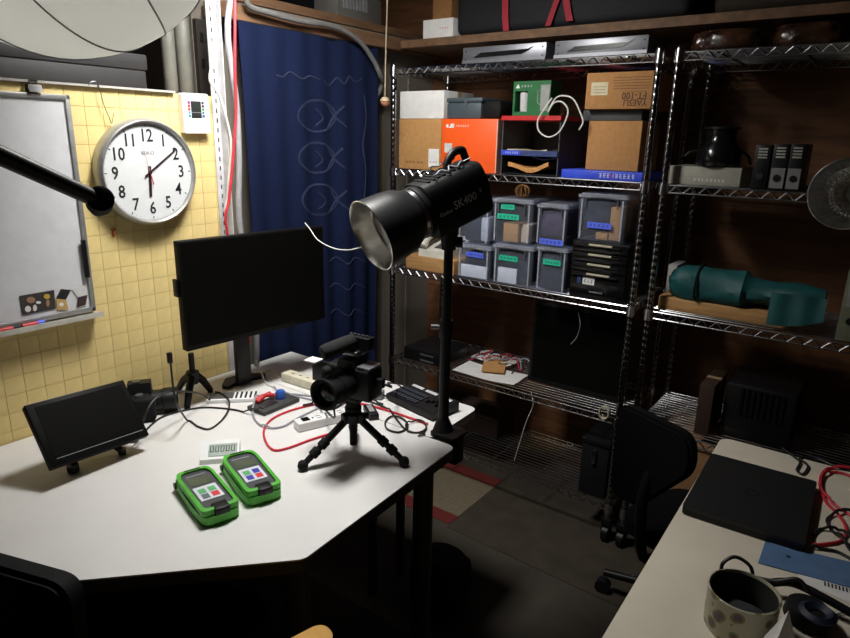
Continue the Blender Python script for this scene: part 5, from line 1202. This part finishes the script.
# ------------------------------------------------------------------ lantern softbox
LC = hd(55, -117, 1.21); LR = 0.325
axl = (UP*0.55-FW*0.80-RT*0.30).normalized()     # lantern axis, its foot turned away from the lens
sx2 = axl.cross(FW).normalized(); sy2 = axl.cross(sx2).normalized()
t = thing('lantern_softbox', 'large white lantern softbox with dark seams hanging over the desk', 'softbox', frame(LC, sx2, sy2, axl))
FAB = translucent('lantern_fabric', (0.82, 0.82, 0.79), 0.5)
NG = 12; TH0 = 0.20; bm = B()
def lp(th, ph, r=LR):     # ph polar angle from top; gores bulge slightly less between seams
    k = th*NG/(2*math.pi); fr = k-math.floor(k); c = 1-0.018*math.sin(math.pi*fr)*math.sin(ph)
    th += TH0
    return V((r*c*math.sin(ph)*math.cos(th), r*c*math.sin(ph)*math.sin(th), r*0.93*math.cos(ph)))
nt_, np_ = NG*6, 30
gr = [[bm.verts.new(lp(2*math.pi*i/nt_, 0.12+(math.pi-0.24)*j/np_)) for j in range(np_+1)] for i in range(nt_)]
for i in range(nt_):
    for j in range(np_):
        f = bm.faces.new((gr[i][j], gr[(i+1) % nt_][j], gr[(i+1) % nt_][j+1], gr[i][j+1])); f.smooth = True
bm.faces.new([gr[i][np_] for i in range(nt_)])
obj('fabric', bm, FAB, t)
for k in range(NG):
    obj('seam', tube(B(), [lp(2*math.pi*k/NG+1e-5, 0.12+(math.pi-0.24)*j/40, LR+0.0008) for j in range(41)], 0.0017, 6), mat('seam_grey', (0.16, 0.16, 0.16), 0.7), t)
obj('top_ring', lathe(B(), [(0.036, 0.285), (0.075, 0.285), (0.075, 0.325), (0.036, 0.325)], T(0, 0, 0.01), 28), BLK, t)
Mi = frame(LC, sx2, sy2, axl).inverted(); topw = LC+axl*0.32
obj('hanger', tube(B(), [Mi @ topw, Mi @ V((topw.x, topw.y, ZC))], 0.006, 8), BLK, t)
# ------------------------------------------------------------------ boom arm
e0, e1 = hd(100, 201, 0.95), hd(-130, 96, 0.72)
dirv = (e1-e0).normalized(); foot = e1+dirv*0.12
t = thing('boom_arm', 'black round boom arm with a clamp disc reaching in front of the clock', 'boom arm', T(foot.x, foot.y, 0))
lo = V((foot.x, foot.y, 0))
obj('arm', tube(B(), [e0-lo, e1+dirv*0.15-lo], [0.0125, 0.0150], 16), mat('boom_black', (0.014, 0.014, 0.015), 0.4), t)
dd = RT*0.5+UP*0.1-FW*0.86
kb = obj('clamp_disc', tube(B(), [e0-lo-dd*0.016, e0-lo-dd*0.014, e0-lo+dd*0.014, e0-lo+dd*0.016], [0.015, 0.019, 0.019, 0.015], 20), BLKM, t)
obj('clamp_knob', tube(B(), [e0-lo-dirv*0.0+UP*0.0-dd*0.016, e0-lo-dd*0.05], [0.009, 0.012], 12), BLK, t)
b = B()
for k in range(4):
    a = k*1.57; c_ = e0-lo+dd*0.016+(RT*math.cos(a)+UP*math.sin(a))*0.012; tube(b, [c_, c_+dd*0.003], 0.002, 6)
obj('screws', b, CHROME, t)
obj('pole', cyl(B(), (0, 0, 0.72), (0, 0, foot.z+0.04), 0.014), BLK, t)
obj('pivot', box(B(), -0.03, 0.03, -0.03, 0.03, foot.z-0.03, foot.z+0.03, bev=0.006), BLK, t)
obj('base_clamp', cyl(B(), (0, 0, 0.0), (0, 0, 0.72), 0.02), BLK, t)
obj('base_plate', lathe(B(), [(0, 0), (0.14, 0), (0.14, 0.012), (0.03, 0.03), (0, 0.03)], seg=28), BLK, t)

# ------------------------------------------------------------------ chairs
CHAIRB = mat('black_mesh_cloth', (0.0045, 0.0045, 0.005), 0.85, bump=0.1, scale=200, spec=0.1)
def office_chair(label, loc, rz, back_z0, back_z1, bw, outline, seat_z=0.45, mt=BLKM, spin=0.3, ss=1.0):
    t = thing('office_chair', label, 'chair', T(*loc) @ RZ(rz), 'black office chairs')
    # faces local +x ; backrest at -x
    cz = 0.5*(back_z0+back_z1)
    bm = prism(B(), roundpoly([(bw*a, back_z0+(back_z1-back_z0)*b_) for a, b_ in outline], 0.045, 6), -0.265, -0.225, frame(V((0, 0, 0)), V((0, 1, 0)), V((0, 0, 1)), V((1, 0, 0))))
    bmesh.ops.recalc_face_normals(bm, faces=bm.faces[:])
    bmesh.ops.bevel(bm, geom=[e for e in bm.edges if abs(e.verts[0].co.x-e.verts[1].co.x) < 1e-6], offset=0.008, segments=2, affect='EDGES')
    obj('backrest', bm, mt, t)
    obj('back_support', tube(B(), spline([(-0.245, 0, cz), (-0.27, 0, cz-0.12), (-0.23, 0, seat_z-0.03), (-0.1, 0, seat_z-0.055), (0, 0, seat_z-0.055)], 5), 0.016, 10), BLK, t)
    obj('seat', prism(B(), rrect(-0.20*ss, 0.24*ss, -0.22*ss, 0.22*ss, 0.09), seat_z-0.045, seat_z), mt, t)
    obj('gas_column', cyl(B(), (0, 0, 0.09), (0, 0, seat_z-0.046), 0.022), BLK, t)
    for k in range(5):
        a = 2*math.pi*k/5+spin; dv = V((math.cos(a), math.sin(a), 0))
        lg = obj('base_arm', tube(B(), [dv*0.02+V((0, 0, 0.105)), dv*0.25+V((0, 0, 0.078))], [0.018, 0.013], 10), BLK, t)
        sdv = V((-dv.y, dv.x, 0))
        obj('caster', cyl(B(), dv*0.25+V((0, 0, 0.0255))-sdv*0.016, dv*0.25+V((0, 0, 0.0255))+sdv*0.016, 0.025), BLK, lg)
    return t
office_chair('black office chair tucked at the cream work table before the racks', (1.475, 1.925, 0), 70, 0.49, 0.79, 0.25, [(0.5, 0.0), (0.5, 1.0), (-0.46, 0.96), (-0.52, 0.62), (0.08, 0.02)], seat_z=0.36, mt=CHAIRB, spin=0.75, ss=0.78)
office_chair('black office chair drawn up to the clipped edge of the white desk', (0.665, 0.535, 0), 108.6, 0.50, 0.85, 0.34, [(0.44, 0.0), (0.5, 1.0), (-0.5, 1.0), (-0.44, 0.0)])
# narrow bench with a yellow pad, its round end by the desk
p = hz(329, 629, 0.632); bd = V((-RT.x*0.75-FW.x*0.65, -RT.y*0.75-FW.y*0.65, 0)).normalized(); bs = V((-bd.y, bd.x, 0))
t = thing('narrow_bench', 'narrow bench with yellow padded top and black rim near the white desk', 'bench', frame(V((p.x, p.y, 0)), bd, bs, V((0, 0, 1))))
obj('pad', prism(B(), rrect(-0.002, 0.33, -0.026, 0.026, 0.026, 6), 0.600, 0.630), YEL, t)
obj('rim', prism(B(), rrect(-0.008, 0.336, -0.032, 0.032, 0.030, 6), 0.582, 0.600), BLK, t)
for k in (0.05, 0.28):
    for q in (-1, 1): obj('leg', tube(B(), [(k, q*0.02, 0.583), (k+(0.03 if k > 0.1 else -0.03), q*0.09, 0.0)], 0.010, 10), BLK, t)
# ------------------------------------------------------------------ right table things
lp4 = [hz(a, b_, 0.722) for a, b_ in ((716, 446), (686, 507), (800, 543), (815, 490))]
tl, bl, br, tr_ = lp4; yd = ((tl+tr_)-(bl+br)); yd.z = 0; Ly = yd.length/2; yd.normalize(); xd = V((yd.y, -yd.x, 0)); c = (tl+bl+br+tr_)/4; Lx = ((br-bl).length+(tr_-tl).length)/2
t = thing('laptop', 'closed black laptop lying on the cream work table', 'laptop', frame(V((c.x, c.y, 0.7005)), xd, yd, V((0, 0, 1))))
obj('base', prism(B(), rrect(-Lx/2, Lx/2, -Ly/2, Ly/2, 0.012), 0.002, 0.013), BLK, t); obj('lid', prism(B(), rrect(-Lx/2, Lx/2, -Ly/2, Ly/2, 0.012), 0.0135, 0.0215), mat('laptop_black', (0.010, 0.010, 0.011), 0.5), t)
for s in (-1, 1):
    for q in (-1, 1): obj('foot', cyl(B(), (s*Lx*0.42, q*Ly*0.42, 0), (s*Lx*0.42, q*Ly*0.42, 0.003), 0.008), BLKM, t)
b = B(); lathe(b, [(0.012, 0.0215), (0.014, 0.0215), (0.014, 0.0219), (0.012, 0.0219)], I4, 20); obj('lid_emblem', b, BLKG, t)
def rz(pts, z=0.704): return [hz(a, b_, z) for a, b_ in pts]
cable('black cable curling behind the laptop across the cream table', rz([(782, 448), (793, 456), (800, 462), (797, 470), (803, 474), (808, 466), (800, 458), (815, 458), (835, 466), (855, 472)]), 0.0032, BLKC, lay=True)
cable('red cable curving beside the closed laptop', rz([(850, 470), (830, 468), (822, 474), (820, 486), (826, 502), (838, 514), (846, 528), (842, 540), (826, 544), (812, 545)]), 0.0036, REDC, lay=True)
cable('straighter red cable crossing the cream table beside the laptop', rz([(856, 478), (836, 472), (822, 476), (820, 490), (832, 503), (850, 515), (864, 524)]), 0.0034, REDC, lay=True)
cable('black cable arching around the red cables on the cream table', rz([(860, 514), (842, 512), (828, 518), (830, 528), (842, 540), (855, 556)]), 0.0034, BLKC, lay=True)
cable('black cable running from the laptop corner on the cream table', rz([(813, 535), (821, 529), (840, 532), (862, 546)]), 0.0032, BLKC, lay=True)
cable('black cable lying under the red cable by the blue strip', rz([(811, 547), (824, 549), (838, 552), (856, 562)]), 0.0032, BLKC, lay=True)
def flat_px(name, label, cat, px4, thick, material, z=0.7003):
    P_ = [hz(a, b_, z) for a, b_ in px4]; c = sum(P_, V((0, 0, 0)))/len(P_)
    t = thing(name, label, cat, T(c.x, c.y, z)); o = obj('sheet', prism(B(), [(q.x-c.x, q.y-c.y) for q in P_], 0, thick), material, t); return t, P_, c
t, P_, c = flat_px('blue_strip', 'flat blue cloth strip lying on the cream work table', 'cloth', [(765, 542), (758, 563), (862, 591), (870, 567)], 0.0012, mat('dusty_blue', (0.09, 0.17, 0.32), 0.8, bump=0.2), z=0.7011)
q = hz(788, 556, 0.703)-c; obj('dark_mark', prism(B(), [(q.x-0.004, q.y-0.004), (q.x+0.004, q.y-0.006), (q.x+0.006, q.y+0.003), (q.x-0.002, q.y+0.005)], 0.0012, 0.0016), mat('dark_blue_ink', (0.02, 0.03, 0.08), 0.8), t, T(0, 0, 0))
t, P_, c = flat_px('paper_slip', 'printed white paper slip beside the blue strip on the cream table', 'paper', [(799, 574), (796, 580), (858, 606), (862, 592)], 0.0006, PAPER)
b = B(); x_ = (P_[3]-P_[0]).normalized(); y_ = V((-x_.y, x_.x, 0))
for k in range(9):
    o_ = (P_[0]*0.55+P_[3]*0.45)+x_*(0.006*k-0.005)-c-y_*0.016; q4 = [o_, o_+x_*0.003, o_+x_*0.003+y_*0.014, o_+y_*0.014]
    prism(b, [(q.x, q.y) for q in q4], 0.0006, 0.0009)
obj('printing', b, INK, t)
# tin pot
p = hz(742, 640, 0.70)
mc_ = hz(738, 622, 0.70)
topc = hz(744, 592, 0.775)
t = thing('tin_pot', 'patterned cream tin pot with raised wire handle on the work table', 'pot', T(topc.x, topc.y, 0.7005))
PATT = mat('patterned_enamel', (0.42, 0.40, 0.30), 0.45, var=0.02, scale=18)
nt = PATT.node_tree; n2 = nt.nodes.new('ShaderNodeTexVoronoi'); n2.inputs['Scale'].default_value = 40
rp2 = nt.nodes.new('ShaderNodeValToRGB'); rp2.color_ramp.interpolation = 'CONSTANT'
e_ = rp2.color_ramp.elements; e_[0].color = (0.06, 0.06, 0.12, 1); e_[1].color = (0.42, 0.40, 0.30, 1); e_[1].position = 0.44
k_ = e_.new(0.22); k_.color = (0.16, 0.04, 0.05, 1); k_ = e_.new(0.32); k_.color = (0.16, 0.18, 0.06, 1)
tc = [n for n in nt.nodes if n.type == 'TEX_COORD'][0]
nt.links.new(tc.outputs['Object'], n2.inputs['Vector']); nt.links.new(n2.outputs['Distance'], rp2.inputs['Fac']); nt.links.new(rp2.outputs['Color'], nt.nodes['Principled BSDF'].inputs['Base Color'])
R0 = 0.056
obj('body', lathe(B(), [(0, 0), (R0-0.003, 0), (R0, 0.006), (R0+0.001, 0.075), (R0+0.0025, 0.077), (R0-0.0005, 0.078), (R0-0.002, 0.074), (R0-0.003, 0.004), (0, 0.004)], seg=40), PATT, t)
obj('inner_wall', lathe(B(), [(R0-0.0022, 0.073), (R0-0.0035, 0.0045), (0, 0.0045)], seg=40), mat('dark_inner', (0.03, 0.03, 0.028), 0.5), t)
hv = RT.copy(); hv.z = 0; hv.normalize(); bv = V((-hv.y, hv.x, 0))
obj('wire_handle', tube(B(), spline([-hv*0.012+bv*(R0+0.002)+V((0, 0, 0.066)), -hv*0.010+bv*(R0+0.006)+V((0, 0, 0.086)), hv*0.012+bv*(R0+0.008)+V((0, 0, 0.098)), hv*0.034+bv*(R0*0.8+0.006)+V((0, 0, 0.088)), hv*0.038+bv*(R0*0.75)+V((0, 0, 0.064))], 6), 0.0034, 8), BLKC, t)
crumpled('dark_contents', 'dark crumpled cloth inside the patterned tin pot', 'cloth', (topc.x, topc.y, 0.7065), (0.040, 0.040, 0.016), mat('dark_rag', (0.03, 0.03, 0.035), 0.9), 9, 0.12)
# tissue
p = hz(765, 634, 0.72)
bm = B(); ap = V((0, 0, 0.125)); ring = []
for k in range(10):
    a = 2*math.pi*k/10; r_ = 0.040*(1 if k % 2 else 0.6); ring.append(bm.verts.new((r_*math.cos(a), r_*math.sin(a), 0)))
mid_ = [bm.verts.new((v.co.x*0.55+0.004, v.co.y*0.55, 0.07)) for v in ring]; apv = bm.verts.new(ap+V((0.005, 0.004, 0)))
for k in range(10):
    bm.faces.new((ring[k], ring[(k+1) % 10], mid_[(k+1) % 10], mid_[k])); bm.faces.new((mid_[k], mid_[(k+1) % 10], apv))
bm.faces.new(ring[::-1])
q = hz(771, 676, 0.70); tag(obj('tissue', bm, PAPER, M=T(q.x, q.y, 0.7005)), 'crumpled white tissue standing beside the patterned tin pot', 'tissue')
# headset lying at the table edge
t = thing('headset', 'black headset with blue ear pad lying on the cream table', 'headset', T(*hz(815, 625, 0.7005)))
obj('headband', tube(B(), spline([(-0.09, 0.035, 0.020), (-0.05, 0.055, 0.030), (0.0, 0.05, 0.028), (0.06, 0.04, 0.020), (0.12, 0.02, 0.016)], 6), 0.008, 10), BLK, t)
obj('ear_cup', lathe(B(), [(0, 0), (0.034, 0), (0.038, 0.01), (0.034, 0.03), (0.02, 0.034), (0, 0.03)], T(-0.015, 0.0, 0.002), 24), BLKM, t)
obj('ear_pad', lathe(B(), [(0.014, 0.034), (0.026, 0.034), (0.030, 0.04), (0.022, 0.046), (0.012, 0.038)], T(0.0, -0.02, 0.0), 24), mat('navy_pad', (0.006, 0.009, 0.035), 0.6), t)
obj('cord', tube(B(), spline([(-0.02, 0.045, 0.03), (-0.04, 0.05, 0.045), (-0.075, 0.04, 0.030), (-0.11, 0.038, 0.024)], 5), 0.004, 8), BLKC, t)
cable('thin silver wire loop lying beside the black headset', rz([(834, 622), (838, 614), (848, 614), (856, 622)], 0.703), 0.0014, GREYC)
# dark sack under the desk
crumpled('dark_sack', 'dark sack lying on the floor beneath the white desk', 'sack', (0.80, 1.52, 0.0), (0.09, 0.09, 0.10), mat('dark_sack', (0.02, 0.018, 0.015), 0.9), 21, 0.15)
